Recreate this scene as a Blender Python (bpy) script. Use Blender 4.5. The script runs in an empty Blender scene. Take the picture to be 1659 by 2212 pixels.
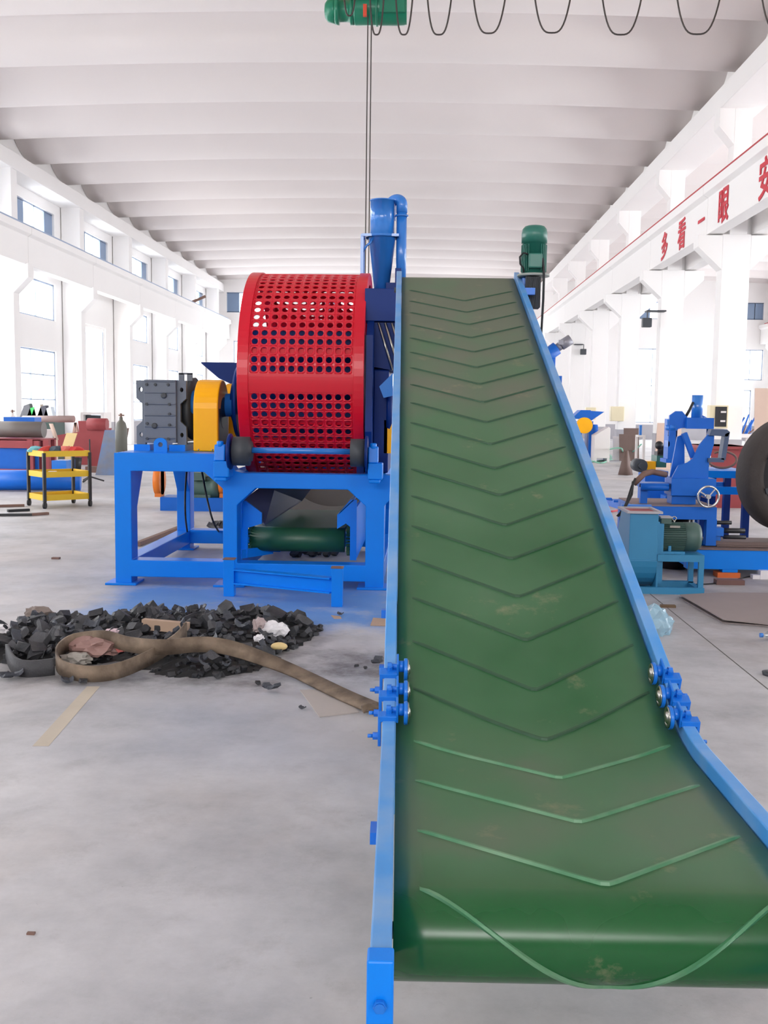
import bpy, bmesh, math, random
from mathutils import Vector, Matrix
from math import sin, cos, tan, radians, pi, atan, sqrt

SC = bpy.context.scene
COL = SC.collection

# ------------------------------------------------------------------ camera
F = 2200.0; EYE = 1.6
pitch = atan(222 / F); yaw = atan(83 / F); roll = radians(.74)
fw = Vector((-sin(yaw) * cos(pitch), cos(yaw) * cos(pitch), -sin(pitch)))
r0 = Vector((cos(yaw), sin(yaw), 0)); u0 = r0.cross(fw)
rv = r0 * cos(roll) + u0 * sin(roll); uv = -r0 * sin(roll) + u0 * cos(roll)
cd = bpy.data.cameras.new('camera'); cam = bpy.data.objects.new('camera', cd); COL.objects.link(cam)
cd.sensor_fit = 'VERTICAL'; cd.sensor_height = 36.0; cd.lens = F / 2212 * 36.0
cd.clip_start = 0.05; cd.clip_end = 300
cam.matrix_world = Matrix(((rv.x, uv.x, -fw.x, 0), (rv.y, uv.y, -fw.y, 0), (rv.z, uv.z, -fw.z, EYE), (0, 0, 0, 1)))
SC.camera = cam

# ------------------------------------------------------------------ light
SC.view_settings.view_transform = 'Standard'
SC.view_settings.look = 'None'
SC.view_settings.gamma = 1
SC.view_settings.use_curve_mapping = False
SC.view_settings.exposure = 0.5
SC.cycles.use_denoising = True
SC.cycles.max_bounces = 10
SC.cycles.diffuse_bounces = 7
SC.cycles.glossy_bounces = 3
SC.cycles.transparent_max_bounces = 12
SC.cycles.sample_clamp_indirect = 12
SC.cycles.caustics_reflective = False
SC.cycles.caustics_refractive = False
W = bpy.data.worlds.new('overcast_sky'); SC.world = W; W.use_nodes = True
W.node_tree.nodes['Background'].inputs[0].default_value = (1.0, 0.99, 0.975, 1)
W.node_tree.nodes['Background'].inputs[1].default_value = 4.0

def daylight(x, y, z, sx, sz, face, power):
    """daylight entering one window or doorway: area lamp in the opening plane, just outside the glass"""
    ld = bpy.data.lights.new('window_daylight', 'AREA'); ld.shape = 'RECTANGLE'; ld.size = sx; ld.size_y = sz
    ld.energy = power; ld.color = (1.0, 0.985, 0.965)
    o = bpy.data.objects.new('window_daylight', ld); COL.objects.link(o)
    o.location = (x, y, z)
    o.rotation_euler = Vector(face).to_track_quat('-Z', 'Z').to_euler()
    return o

# ------------------------------------------------------------------ survey helper: where a sight line meets a depth or the floor
def ray(px, py):
    return (fw * F + rv * (px - 829.5) - uv * (py - 1106)).normalized()
def at(px, py, Y):
    d = ray(px, py); return Vector((0, 0, EYE)) + d * (Y / d.y)
def fl(px, py, z=0.0):
    d = ray(px, py); return Vector((0, 0, EYE)) + d * ((z - EYE) / d.z)

# ------------------------------------------------------------------ materials
def lin(c):
    return tuple((v / 255 / 12.92) if v / 255 <= .04045 else ((v / 255 + .055) / 1.055) ** 2.4 for v in c)
MATS = {}
def mat(name, rgb, rough=.5, metal=0., var=.08, scale=3., spec=.5, bump=0., coat=0., dust=None, dust_amt=.0):
    if name in MATS: return MATS[name]
    m = bpy.data.materials.new(name); m.use_nodes = True; nt = m.node_tree; N = nt.nodes; Lk = nt.links
    b = N['Principled BSDF']
    c = lin(rgb)
    tc = N.new('ShaderNodeTexCoord'); nz = N.new('ShaderNodeTexNoise'); nz.inputs['Scale'].default_value = scale
    nz.inputs['Detail'].default_value = 6; nz.inputs['Roughness'].default_value = .6
    Lk.new(tc.outputs['Object'], nz.inputs['Vector'])
    mx = N.new('ShaderNodeMix'); mx.data_type = 'RGBA'
    mx.inputs[6].default_value = tuple(max(0, v * (1 - var)) for v in c) + (1,)
    mx.inputs[7].default_value = tuple(min(1, v * (1 + var)) for v in c) + (1,)
    Lk.new(nz.outputs['Fac'], mx.inputs[0])
    out = mx.outputs[2]
    if dust is not None:
        n2 = N.new('ShaderNodeTexNoise'); n2.inputs['Scale'].default_value = scale * .8; n2.inputs['Detail'].default_value = 8
        Lk.new(tc.outputs['Object'], n2.inputs['Vector'])
        rp = N.new('ShaderNodeValToRGB'); rp.color_ramp.elements[0].position = .5 - .25 * dust_amt; rp.color_ramp.elements[1].position = .78 - .2 * dust_amt
        Lk.new(n2.outputs['Fac'], rp.inputs[0])
        m2 = N.new('ShaderNodeMix'); m2.data_type = 'RGBA'; m2.inputs[7].default_value = lin(dust) + (1,)
        Lk.new(out, m2.inputs[6])
        ml = N.new('ShaderNodeMath'); ml.operation = 'MULTIPLY'; ml.inputs[1].default_value = min(1, dust_amt); Lk.new(rp.outputs[0], ml.inputs[0])
        Lk.new(ml.outputs[0], m2.inputs[0]); out = m2.outputs[2]
    Lk.new(out, b.inputs['Base Color'])
    b.inputs['Roughness'].default_value = rough; b.inputs['Metallic'].default_value = metal
    b.inputs['Specular IOR Level'].default_value = spec
    if coat: b.inputs['Coat Weight'].default_value = coat; b.inputs['Coat Roughness'].default_value = .1
    if bump:
        bp = N.new('ShaderNodeBump'); bp.inputs['Strength'].default_value = bump; bp.inputs['Distance'].default_value = .02
        n3 = N.new('ShaderNodeTexNoise'); n3.inputs['Scale'].default_value = scale * 6; n3.inputs['Detail'].default_value = 6
        Lk.new(tc.outputs['Object'], n3.inputs['Vector']); Lk.new(n3.outputs['Fac'], bp.inputs['Height']); Lk.new(bp.outputs[0], b.inputs['Normal'])
    MATS[name] = m; return m

BLUE = mat('shredder_blue_paint', (5, 124, 228), .32, var=.06, scale=4, spec=.3)
CBLUE = mat('conveyor_blue_paint', (66, 142, 212), .38, var=.06, scale=6, dust=(150, 175, 200), dust_amt=.5)
CLAMP = mat('clamp_blue_paint', (22, 110, 205), .3, var=.05)
NAVY = mat('body_dark_blue_paint', (5, 42, 112), .42, var=.08, spec=.18)
CYBLUE = mat('cyclone_blue_paint', (45, 120, 205), .22, var=.04, coat=.3)
TEAL = mat('blower_blue_paint', (48, 128, 172), .42, var=.1, scale=4)
PBLUE = mat('press_blue_paint', (14, 98, 196), .42, var=.1, scale=5, spec=.3)
RED = mat('drum_red_paint', (204, 14, 42), .3, var=.05, scale=3, spec=.4)
DRED = mat('primer_red_paint', (150, 62, 66), .6, var=.12)
YEL = mat('guard_yellow_paint', (255, 180, 2), .35, var=.04, spec=.35)
YEL2 = mat('trolley_yellow_paint', (215, 178, 40), .5, var=.06)
ORG = mat('orange_paint', (225, 120, 30), .5)
GREY = mat('gearbox_grey_paint', (98, 106, 120), .5, var=.08, scale=5, bump=.1)
DGREY = mat('dark_grey_iron', (58, 62, 68), .55, var=.15, scale=6)
MGREEN = mat('motor_green_paint', (38, 104, 92), .35, var=.08)
MGREEN2 = mat('motor_grey_green_paint', (70, 96, 90), .45, var=.12, scale=8)
HGREEN = mat('hoist_green_paint', (22, 120, 92), .3, var=.06)
STEEL = mat('bright_steel', (170, 168, 162), .25, 1., var=.1, scale=20)
CHROME = mat('chrome', (205, 205, 205), .12, 1., var=.02)
RUST = mat('rusty_steel', (120, 92, 82), .7, var=.2, scale=7)
BLK = mat('black_rubber', (30, 31, 34), .7, var=.25, scale=8)
BLK2 = mat('black_steel', (34, 34, 38), .45, var=.1)
CHIP = mat('shredded_rubber', (40, 42, 48), .6, var=.35, scale=14, bump=.3, dust=(92, 88, 88), dust_amt=.35)
CHIP2 = mat('dusty_shredded_rubber', (72, 72, 76), .75, var=.3, scale=14, bump=.3)
CHIP3 = mat('grey_shredded_rubber', (66, 69, 78), .6, var=.35, scale=18, bump=.3)
TYRE = mat('tyre_rubber', (62, 56, 54), .8, var=.2, scale=6, bump=.2)
STRIP = mat('worn_rubber_strip', (84, 70, 58), .8, var=.2, scale=8, bump=.2, dust=(165, 145, 125), dust_amt=.55)
WHITE = mat('whitewash_wall', (240, 238, 237), .85, var=.02, scale=.6, bump=.05)
CEIL = mat('ceiling_panel_white', (228, 221, 219), .85, var=.015, scale=.4)
DADO = mat('dado_grey_paint', (172, 170, 176), .8, var=.05)
LTR = mat('lettering_red_paint', (200, 44, 60), .6, var=.05)
RAILR = mat('rail_red_paint', (175, 50, 58), .6, var=.1)
BEIGE = mat('beige_cabinet_paint', (226, 214, 180), .5, var=.03)
WCAB = mat('white_cabinet_paint', (226, 220, 218), .5, var=.03)
PLY = mat('plywood', (205, 180, 165), .7, var=.08, scale=3)
CARD = mat('cardboard', (176, 150, 130), .8, var=.1)
PLAST = mat('pale_plastic', (225, 222, 226), .5, var=.08)
FRM = mat('window_frame_grey', (150, 165, 190), .5, var=.05)
SASH = mat('sash_blue_grey', (120, 142, 172), .35, var=.05)
ROPE = mat('wire_rope', (70, 64, 62), .5, .4, var=.1)
GRNH = mat('green_hose_rubber', (125, 190, 165), .5, var=.05)
REDH = mat('red_hose_rubber', (205, 80, 90), .5, var=.05)
YELH = mat('yellow_hose_rubber', (205, 205, 130), .5, var=.05)
OLIVE = mat('gas_cylinder_olive', (96, 96, 88), .5, var=.1)
FOAMY = mat('yellow_foam', (222, 196, 140), .7, var=.08)
SCUFF = mat('scuffed_sheet_steel', (125, 130, 142), .4, .5, var=.2, scale=4, dust=(90, 140, 205), dust_amt=.5)
BROWN = mat('brown_steel_plate', (108, 88, 82), .65, var=.15, scale=4)

def glass_mat(name, tint, alpha):
    m = bpy.data.materials.new(name); m.use_nodes = True; nt = m.node_tree; N = nt.nodes
    for n in list(N): N.remove(n)
    o = N.new('ShaderNodeOutputMaterial'); t = N.new('ShaderNodeBsdfTransparent'); g = N.new('ShaderNodeBsdfGlossy'); mx = N.new('ShaderNodeMixShader')
    t.inputs[0].default_value = tint + (1,); g.inputs['Roughness'].default_value = .05
    mx.inputs[0].default_value = alpha
    nt.links.new(t.outputs[0], mx.inputs[1]); nt.links.new(g.outputs[0], mx.inputs[2]); nt.links.new(mx.outputs[0], o.inputs[0])
    return m
GLASS = glass_mat('window_glass', (.96, .98, 1), .06)
BAGM = glass_mat('clear_blue_film', (.80, .92, .97), .16)
BOTM = glass_mat('clear_bottle_plastic', (.85, .9, .93), .25)

FILM = mat('pale_blue_film', (165, 208, 228), .25, var=.15, scale=9)
FILM.node_tree.nodes['Principled BSDF'].inputs['Alpha'].default_value = .5
def belt_mat():
    m = bpy.data.materials.new('green_conveyor_belt'); m.use_nodes = True; nt = m.node_tree; N = nt.nodes; Lk = nt.links
    b = N['Principled BSDF']; tc = N.new('ShaderNodeTexCoord')
    mp = N.new('ShaderNodeMapping'); mp.inputs['Scale'].default_value = (1, .7, .7); Lk.new(tc.outputs['Object'], mp.inputs[0])
    n1 = N.new('ShaderNodeTexNoise'); n1.inputs['Scale'].default_value = 2.2; n1.inputs['Detail'].default_value = 3; Lk.new(mp.outputs[0], n1.inputs['Vector'])
    # more powder clings to the upper run of the belt than to the pulley end
    sp = N.new('ShaderNodeSeparateXYZ'); Lk.new(tc.outputs['Object'], sp.inputs[0])
    mr = N.new('ShaderNodeMapRange'); mr.inputs[1].default_value = 1.0; mr.inputs[2].default_value = 4.2; mr.inputs[3].default_value = .0; mr.inputs[4].default_value = .50; Lk.new(sp.outputs[1], mr.inputs[0])
    ad = N.new('ShaderNodeMath'); ad.operation = 'ADD'; Lk.new(n1.outputs['Fac'], ad.inputs[0]); Lk.new(mr.outputs[0], ad.inputs[1])
    # a flat dusty patch on the level run, fading where the belt bends over the pulley
    r1 = N.new('ShaderNodeMapRange'); r1.inputs[1].default_value = -1.0; r1.inputs[2].default_value = -.65; Lk.new(sp.outputs[1], r1.inputs[0])
    r2 = N.new('ShaderNodeMapRange'); r2.inputs[1].default_value = .1; r2.inputs[2].default_value = -.25; Lk.new(sp.outputs[1], r2.inputs[0])
    rm = N.new('ShaderNodeMath'); rm.operation = 'MULTIPLY'; Lk.new(r1.outputs[0], rm.inputs[0]); Lk.new(r2.outputs[0], rm.inputs[1])
    rk = N.new('ShaderNodeMath'); rk.operation = 'MULTIPLY'; rk.inputs[1].default_value = .22; Lk.new(rm.outputs[0], rk.inputs[0])
    a2 = N.new('ShaderNodeMath'); a2.operation = 'ADD'; Lk.new(ad.outputs[0], a2.inputs[0]); Lk.new(rk.outputs[0], a2.inputs[1])
    # shade on the lower pulley roll, put into the colour by lowering the dust
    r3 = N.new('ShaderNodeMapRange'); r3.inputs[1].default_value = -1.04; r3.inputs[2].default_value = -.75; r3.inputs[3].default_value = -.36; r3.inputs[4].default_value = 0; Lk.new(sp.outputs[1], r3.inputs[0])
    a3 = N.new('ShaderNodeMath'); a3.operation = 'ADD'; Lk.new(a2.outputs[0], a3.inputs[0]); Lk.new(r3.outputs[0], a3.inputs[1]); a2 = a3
    rp = N.new('ShaderNodeValToRGB'); e = rp.color_ramp.elements
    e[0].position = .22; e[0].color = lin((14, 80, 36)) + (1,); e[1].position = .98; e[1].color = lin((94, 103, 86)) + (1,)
    k = e.new(.68); k.color = lin((62, 103, 70)) + (1,)
    Lk.new(a2.outputs[0], rp.inputs[0])
    # ochre scuffs
    n2 = N.new('ShaderNodeTexNoise'); n2.inputs['Scale'].default_value = 3.7; n2.inputs['Detail'].default_value = 9; n2.inputs['Roughness'].default_value = .7; Lk.new(tc.outputs['Object'], n2.inputs['Vector'])
    rq = N.new('ShaderNodeValToRGB'); rq.color_ramp.elements[0].position = .60; rq.color_ramp.elements[1].position = .78; Lk.new(n2.outputs['Fac'], rq.inputs[0])
    mm = N.new('ShaderNodeMath'); mm.operation = 'MULTIPLY'; mm.inputs[1].default_value = .7; Lk.new(rq.outputs[0], mm.inputs[0])
    mx = N.new('ShaderNodeMix'); mx.data_type = 'RGBA'; mx.inputs[7].default_value = lin((150, 140, 112)) + (1,)
    Lk.new(mm.outputs[0], mx.inputs[0]); Lk.new(rp.outputs[0], mx.inputs[6]); Lk.new(mx.outputs[2], b.inputs['Base Color'])
    rr = N.new('ShaderNodeMapRange'); rr.inputs[1].default_value = .1; rr.inputs[2].default_value = 1.1; rr.inputs[3].default_value = .22; rr.inputs[4].default_value = .62
    Lk.new(a2.outputs[0], rr.inputs[0]); Lk.new(rr.outputs[0], b.inputs['Roughness'])
    return m
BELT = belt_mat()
CLEAT = mat('shaded_green_cleat', (46, 78, 56), .6, var=.2, scale=10)  # upper cleats: shade on their near faces is put into this darker green
CLEATW = mat('polished_green_cleat', (66, 122, 84), .4, var=.2, scale=10, dust=(140, 160, 135), dust_amt=.4)

def floor_mat():
    m = bpy.data.materials.new('concrete_floor'); m.use_nodes = True; nt = m.node_tree; N = nt.nodes; Lk = nt.links
    b = N['Principled BSDF']; tc = N.new('ShaderNodeTexCoord')
    def noise(s, d=6, r=.6, vec=None):
        n = N.new('ShaderNodeTexNoise'); n.inputs['Scale'].default_value = s; n.inputs['Detail'].default_value = d; n.inputs['Roughness'].default_value = r
        Lk.new(vec or tc.outputs['Object'], n.inputs['Vector']); return n.outputs['Fac']
    def ramp(f, p0, p1, c0=(0, 0, 0), c1=(1, 1, 1)):
        r = N.new('ShaderNodeValToRGB'); r.color_ramp.elements[0].position = p0; r.color_ramp.elements[1].position = p1
        r.color_ramp.elements[0].color = tuple(c0) + (1,); r.color_ramp.elements[1].color = tuple(c1) + (1,); Lk.new(f, r.inputs[0]); return r.outputs[0]
    def mix(f, a, bb):
        x = N.new('ShaderNodeMix'); x.data_type = 'RGBA'
        if isinstance(f, float): x.inputs[0].default_value = f
        else: Lk.new(f, x.inputs[0])
        for i, v in ((6, a), (7, bb)):
            if isinstance(v, tuple): x.inputs[i].default_value = v + (1,)
            else: Lk.new(v, x.inputs[i])
        return x.outputs[2]
    def mul(a, bb, op='MULTIPLY'):
        x = N.new('ShaderNodeMath'); x.operation = op; x.use_clamp = True
        for i, v in ((0, a), (1, bb)):
            if isinstance(v, (int, float)): x.inputs[i].default_value = v
            else: Lk.new(v, x.inputs[i])
        return x.outputs[0]
    c = ramp(noise(.9, 12, .7), .34, .66, lin((158, 158, 161)), lin((200, 199, 202)))
    c = mix(mul(ramp(noise(.35, 6, .6), .48, .68), .55), c, lin((192, 181, 174)))          # pinkish dust
    c = mix(mul(ramp(noise(3.5, 10, .75), .54, .74), .35), c, lin((128, 124, 122)))             # small stains
    c = mix(mul(ramp(noise(38, 4, .6), .70, .76), .45), c, lin((90, 88, 86)))                # specks
    sp = N.new('ShaderNodeSeparateXYZ'); Lk.new(tc.outputs['Object'], sp.inputs[0])
    def band(ax, a0, a1, b1, b0):
        r1 = N.new('ShaderNodeMapRange'); r1.inputs[1].default_value = a0; r1.inputs[2].default_value = a1; Lk.new(sp.outputs[ax], r1.inputs[0])
        r2 = N.new('ShaderNodeMapRange'); r2.inputs[1].default_value = b0; r2.inputs[2].default_value = b1; Lk.new(sp.outputs[ax], r2.inputs[0])
        return mul(r1.outputs[0], r2.outputs[0])
    # blue paint oversprayed on the floor round the machine
    reg = mul(band(0, -3.2, -2.3, -.1, .3), band(1, 6.6, 7.6, 9.6, 11.0))
    spray = ramp(mul(reg, noise(1.6, 10, .7)), .22, .50)
    c = mix(mul(spray, .8), c, lin((62, 134, 208)))
    reg2 = mul(band(0, -2.6, -1.2, .1, .6), band(1, 3.6, 4.6, 5.6, 6.6))
    c = mix(mul(ramp(mul(reg2, noise(1.1, 5, .5)), .2, .6), .28), c, lin((158, 172, 196)))
    # black rubber dust around the heap
    reg3 = mul(band(0, -3.0, -2.4, -.9, -.1), band(1, 5.2, 5.8, 7.4, 8.0))
    c = mix(mul(ramp(mul(reg3, noise(5, 8, .7)), .30, .62), .7), c, lin((70, 68, 68)))
    reg4 = mul(band(0, -1.0, -.5, .1, .3), band(1, 5.6, 6.0, 6.5, 7.1))
    c = mix(mul(ramp(mul(reg4, noise(7, 8, .7)), .30, .62), .8), c, lin((84, 80, 78)))
    # brownish grime on the right hand side
    reg5 = mul(band(0, 1.2, 2.2, 9., 14.), band(1, 5.6, 7.0, 10., 16.))
    c = mix(mul(ramp(mul(reg5, noise(2.2, 8, .65)), .25, .6), .45), c, lin((120, 104, 98)))
    Lk.new(c, b.inputs['Base Color']); 
    rr = N.new('ShaderNodeMapRange'); rr.inputs[3].default_value = .35; rr.inputs[4].default_value = .7; Lk.new(noise(1.3, 6, .6), rr.inputs[0]); Lk.new(rr.outputs[0], b.inputs['Roughness'])
    b.inputs['Specular IOR Level'].default_value = .35
    bp = N.new('ShaderNodeBump'); bp.inputs['Strength'].default_value = .12; bp.inputs['Distance'].default_value = .01; Lk.new(noise(9, 8, .7), bp.inputs['Height']); Lk.new(bp.outputs[0], b.inputs['Normal'])
    return m
FLOORM = floor_mat()

# ------------------------------------------------------------------ mesh builder
def basis(d):
    d = Vector(d).normalized(); a = Vector((0, 0, 1)) if abs(d.z) < .9 else Vector((1, 0, 0))
    x = d.cross(a).normalized(); return x, d.cross(x).normalized(), d

class MB:
    def __init__(s): s.b = bmesh.new(); s.smooth = False
    def box(s, lo, hi, M=None):
        x0, y0, z0 = lo; x1, y1, z1 = hi
        return s.hexa([(x0, y0, z0), (x1, y0, z0), (x1, y1, z0), (x0, y1, z0), (x0, y0, z1), (x1, y0, z1), (x1, y1, z1), (x0, y1, z1)], M)
    def hexa(s, p, M=None):
        v = [s.b.verts.new(M @ Vector(q) if M else q) for q in p]
        for f in ((0, 3, 2, 1), (4, 5, 6, 7), (0, 1, 5, 4), (1, 2, 6, 5), (2, 3, 7, 6), (3, 0, 4, 7)): s.b.faces.new([v[i] for i in f])
        return s
    def bar(s, a, b, w, h, up=(0, 0, 1)):
        """rectangular bar from a to b, w across, h along up"""
        a, b = Vector(a), Vector(b); d = (b - a).normalized(); up = Vector(up)
        x = d.cross(up)
        if x.length < 1e-4: x = d.cross(Vector((1, 0, 0)))
        x.normalize(); u = x.cross(d).normalized()
        pts = [p + x * (sx * w / 2) + u * (su * h / 2) for p in (a, b) for sx, su in ((-1, -1), (1, -1), (1, 1), (-1, 1))]
        return s.hexa(pts)
    def cyl(s, a, b, r, n=20, r2=None, cap=True):
        a, b = Vector(a), Vector(b); x, y, _ = basis(b - a); r2 = r if r2 is None else r2
        A = [s.b.verts.new(a + (x * cos(t) + y * sin(t)) * r) for t in [2 * pi * i / n for i in range(n)]]
        B = [s.b.verts.new(b + (x * cos(t) + y * sin(t)) * r2) for t in [2 * pi * i / n for i in range(n)]]
        for i in range(n):
            f = s.b.faces.new((A[i], B[i], B[(i + 1) % n], A[(i + 1) % n])); f.smooth = n > 8
        if cap: s.b.faces.new(A); s.b.faces.new(B[::-1])
        return s
    def lathe(s, o, d, prof, n=28, cap=True):
        """prof: list of (distance along d, radius)"""
        o = Vector(o); x, y, d = basis(d); R = []
        for (h, r) in prof:
            R.append([s.b.verts.new(o + d * h + (x * cos(2 * pi * i / n) + y * sin(2 * pi * i / n)) * max(r, 1e-4)) for i in range(n)])
        for j in range(len(R) - 1):
            for i in range(n):
                f = s.b.faces.new((R[j][i], R[j + 1][i], R[j + 1][(i + 1) % n], R[j][(i + 1) % n])); f.smooth = True
        if cap: s.b.faces.new(R[0]); s.b.faces.new(R[-1][::-1])
        return s
    def tube(s, pts, r, n=10, closed=False):
        P = [Vector(p) for p in pts]; R = []; m = len(P)
        prev = None
        for i, p in enumerate(P):
            d = (P[(i + 1) % m] - P[i - 1]) if closed else (P[min(i + 1, m - 1)] - P[max(i - 1, 0)])
            d.normalize()
            if prev is None: x, y, _ = basis(d)
            else:
                x = prev - d * prev.dot(d)
                if x.length < 1e-5: x = basis(d)[0]
                x.normalize(); y = d.cross(x)
            prev = x
            R.append([s.b.verts.new(p + (x * cos(2 * pi * k / n) + y * sin(2 * pi * k / n)) * r) for k in range(n)])
        for j in range(m if closed else m - 1):
            A, B = R[j], R[(j + 1) % m]
            for k in range(n):
                f = s.b.faces.new((A[k], B[k], B[(k + 1) % n], A[(k + 1) % n])); f.smooth = True
        if not closed: s.b.faces.new(R[0]); s.b.faces.new(R[-1][::-1])
        return s
    def prism(s, poly, ext):
        """poly: 3d points, ext: vector"""
        e = Vector(ext); A = [s.b.verts.new(Vector(p)) for p in poly]; B = [s.b.verts.new(Vector(p) + e) for p in poly]
        s.b.faces.new(A[::-1]); s.b.faces.new(B); n = len(A)
        for i in range(n): s.b.faces.new((A[i], A[(i + 1) % n], B[(i + 1) % n], B[i]))
        return s
    def ribbon(s, pts, ups, w, t):
        """flat band: half width along ups, thickness t across"""
        P = [Vector(p) for p in pts]; R = []
        for i, p in enumerate(P):
            d = (P[min(i + 1, len(P) - 1)] - P[max(i - 1, 0)]).normalized(); u = Vector(ups[i]).normalized(); x = d.cross(u).normalized()
            R.append([s.b.verts.new(p + u * (a * w / 2) + x * (c * t / 2)) for a, c in ((-1, -1), (1, -1), (1, 1), (-1, 1))])
        for j in range(len(R) - 1):
            for k in range(4): f = s.b.faces.new((R[j][k], R[j + 1][k], R[j + 1][(k + 1) % 4], R[j][(k + 1) % 4])); f.smooth = True
        s.b.faces.new(R[0]); s.b.faces.new(R[-1][::-1]); return s
    def sphere(s, c, r, sc=(1, 1, 1), n=16):
        M = Matrix.Translation(c) @ Matrix.Diagonal((sc[0] * r, sc[1] * r, sc[2] * r, 1))
        g = bmesh.ops.create_uvsphere(s.b, u_segments=n, v_segments=n // 2, radius=1, matrix=M)
        for v in g['verts']:
            for f in v.link_faces: f.smooth = True
        return s
    def xf(s, M):
        bmesh.ops.transform(s.b, matrix=M, verts=s.b.verts); return s
    def build(s, name, m, parent=None, bevel=0., label=None, keep=False, seg=2):
        bmesh.ops.recalc_face_normals(s.b, faces=s.b.faces)
        me = bpy.data.meshes.new(name)
        if parent is not None:
            off = ORG_OF(parent)
        elif keep: off = Vector((0, 0, 0))
        else:
            vs = [v.co for v in s.b.verts]
            lo = [min(v[i] for v in vs) for i in range(3)]; hi = [max(v[i] for v in vs) for i in range(3)]
            off = Vector(((lo[0] + hi[0]) / 2, (lo[1] + hi[1]) / 2, lo[2]))
        bmesh.ops.translate(s.b, verts=s.b.verts, vec=-off)
        s.b.to_mesh(me); s.b.free(); me.materials.append(m)
        o = bpy.data.objects.new(name, me); COL.objects.link(o)
        if parent is not None: o.parent = parent
        else: o.location = off
        if bevel:
            bv = o.modifiers.new('bevel', 'BEVEL'); bv.width = bevel; bv.segments = seg; bv.limit_method = 'ANGLE'; bv.angle_limit = radians(35); bv.harden_normals = False
        if label: o['label'] = label
        return o
def ORG_OF(o):
    v = Vector((0, 0, 0))
    while o is not None: v += o.location; o = o.parent
    return v
def thing(name, label, cat, loc, group=None):
    o = bpy.data.objects.new(name, None); COL.objects.link(o); o.location = loc; o.empty_display_size = .1
    o['label'] = label; o['category'] = cat
    if group: o['group'] = group
    return o
def tag(o, label, cat, group=None, kind=None):
    o['label'] = label; o['category'] = cat
    if group: o['group'] = group
    if kind: o['kind'] = kind
    return o
def struct(o, label=None):
    o['kind'] = 'structure'
    if label: o['label'] = label; o['category'] = 'building part'
    return o
def plate_with_holes(name, outer, holes, thick, M, m, parent=None, bevel=0.):
    """flat plate cut from a filled 2d outline with holes; M maps its (u, v, w) to the world"""
    cu = bpy.data.curves.new(name, 'CURVE'); cu.dimensions = '2D'; cu.fill_mode = 'BOTH'; cu.extrude = thick / 2
    for pl in [outer] + holes:
        sp = cu.splines.new('POLY'); sp.points.add(len(pl) - 1)
        for i, (a, b) in enumerate(pl): sp.points[i].co = (a, b, 0, 1)
        sp.use_cyclic_u = True
    t = bpy.data.objects.new(name, cu); COL.objects.link(t)
    me = bpy.data.meshes.new_from_object(t.evaluated_get(bpy.context.evaluated_depsgraph_get()))
    bpy.data.objects.remove(t); bpy.data.curves.remove(cu)
    me.transform(M); mb = MB(); mb.b.from_mesh(me); bpy.data.meshes.remove(me)
    bmesh.ops.remove_doubles(mb.b, verts=mb.b.verts, dist=1e-5)
    for f in mb.b.faces: f.smooth = False
    return mb.build(name, m, parent, bevel=bevel)
def rect(a0, b0, a1, b1): return [(a0, b0), (a1, b0), (a1, b1), (a0, b1)]
XZ = lambda y: Matrix(((1, 0, 0, 0), (0, 0, 1, y), (0, 1, 0, 0), (0, 0, 0, 1)))      # plate in the x-z plane at depth y
YZ = lambda x: Matrix(((0, 0, 1, x), (1, 0, 0, 0), (0, 1, 0, 0), (0, 0, 0, 1)))      # plate in the y-z plane at x

# ================================================================== SETTING
Y0, Y1 = -14.0, 62.0
XL, XR = -12.9, 20.9
fm = MB(); fm.box((XL - .3, Y0, -.25), (XR + .3, Y1, 0)); struct(fm.build('floor', FLOORM, keep=True))
# sawn joints in the concrete
jm = MB()
for a, b in ((Vector((2.05, -2, 0)), Vector((1.98, 40, 0))),):
    jm.bar(a + Vector((0, 0, .0005)), b + Vector((0, 0, .0005)), .007, .002)
struct(jm.build('trim_1', mat('joint_dirt', (92, 88, 86), .9), keep=True))

bays = [24.2 + 6 * k for k in range(-6, 7)]           # column centres along the hall (front faces)
# --- left wall
holesL = []; winL = []
wn = [0]
def add_window(plane, c0, z0, c1, z1, nx, nz, panes=True, sash=None):
    """plane ('x', x) or ('y', y); frame with mullions and glass"""
    wn[0] += 1
    ax, p = plane
    def P3(c, z, d=0.):
        return Vector((p + d, c, z)) if ax == 'x' else Vector((c, p + d, z))
    f = MB(); t = .05
    def brr(ca, za, cb, zb, w):
        a, b = P3(ca, za), P3(cb, zb)
        f.bar(a, b, .06, w, up=(0, 0, 1) if abs(za - zb) < 1e-6 else ((0, 1, 0) if ax == 'x' else (1, 0, 0)))
    brr(c0, z0 + t / 2, c1, z0 + t / 2, t); brr(c0, z1 - t / 2, c1, z1 - t / 2, t)
    brr(c0 + t / 2, z0, c0 + t / 2, z1, t); brr(c1 - t / 2, z0, c1 - t / 2, z1, t)
    for i in range(1, nx): c = c0 + (c1 - c0) * i / nx; brr(c, z0, c, z1, .035)
    for j in range(1, nz): z = z0 + (z1 - z0) * j / nz; brr(c0, z, c1, z, .035)
    o = f.build('window_%d' % wn[0], FRM, keep=True); struct(o)
    g = MB(); a = P3(c0 + .02, z0 + .02, -.004); b = P3(c1 - .02, z1 - .02, .004)
    g.box((min(a.x, b.x), min(a.y, b.y), a.z), (max(a.x, b.x), max(a.y, b.y), b.z)); g.build('window_pane', GLASS, o)
    if sash:
        for (sa, sb) in sash:
            s_ = MB(); a = P3(sa, z0 + .03, -.03); b = P3(sb, z1 - .03, .03)
            s_.box((min(a.x, b.x), min(a.y, b.y), a.z), (max(a.x, b.x), max(a.y, b.y), b.z)); s_.build('window_shutter', SASH, o)
    return o
wl = []
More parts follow.
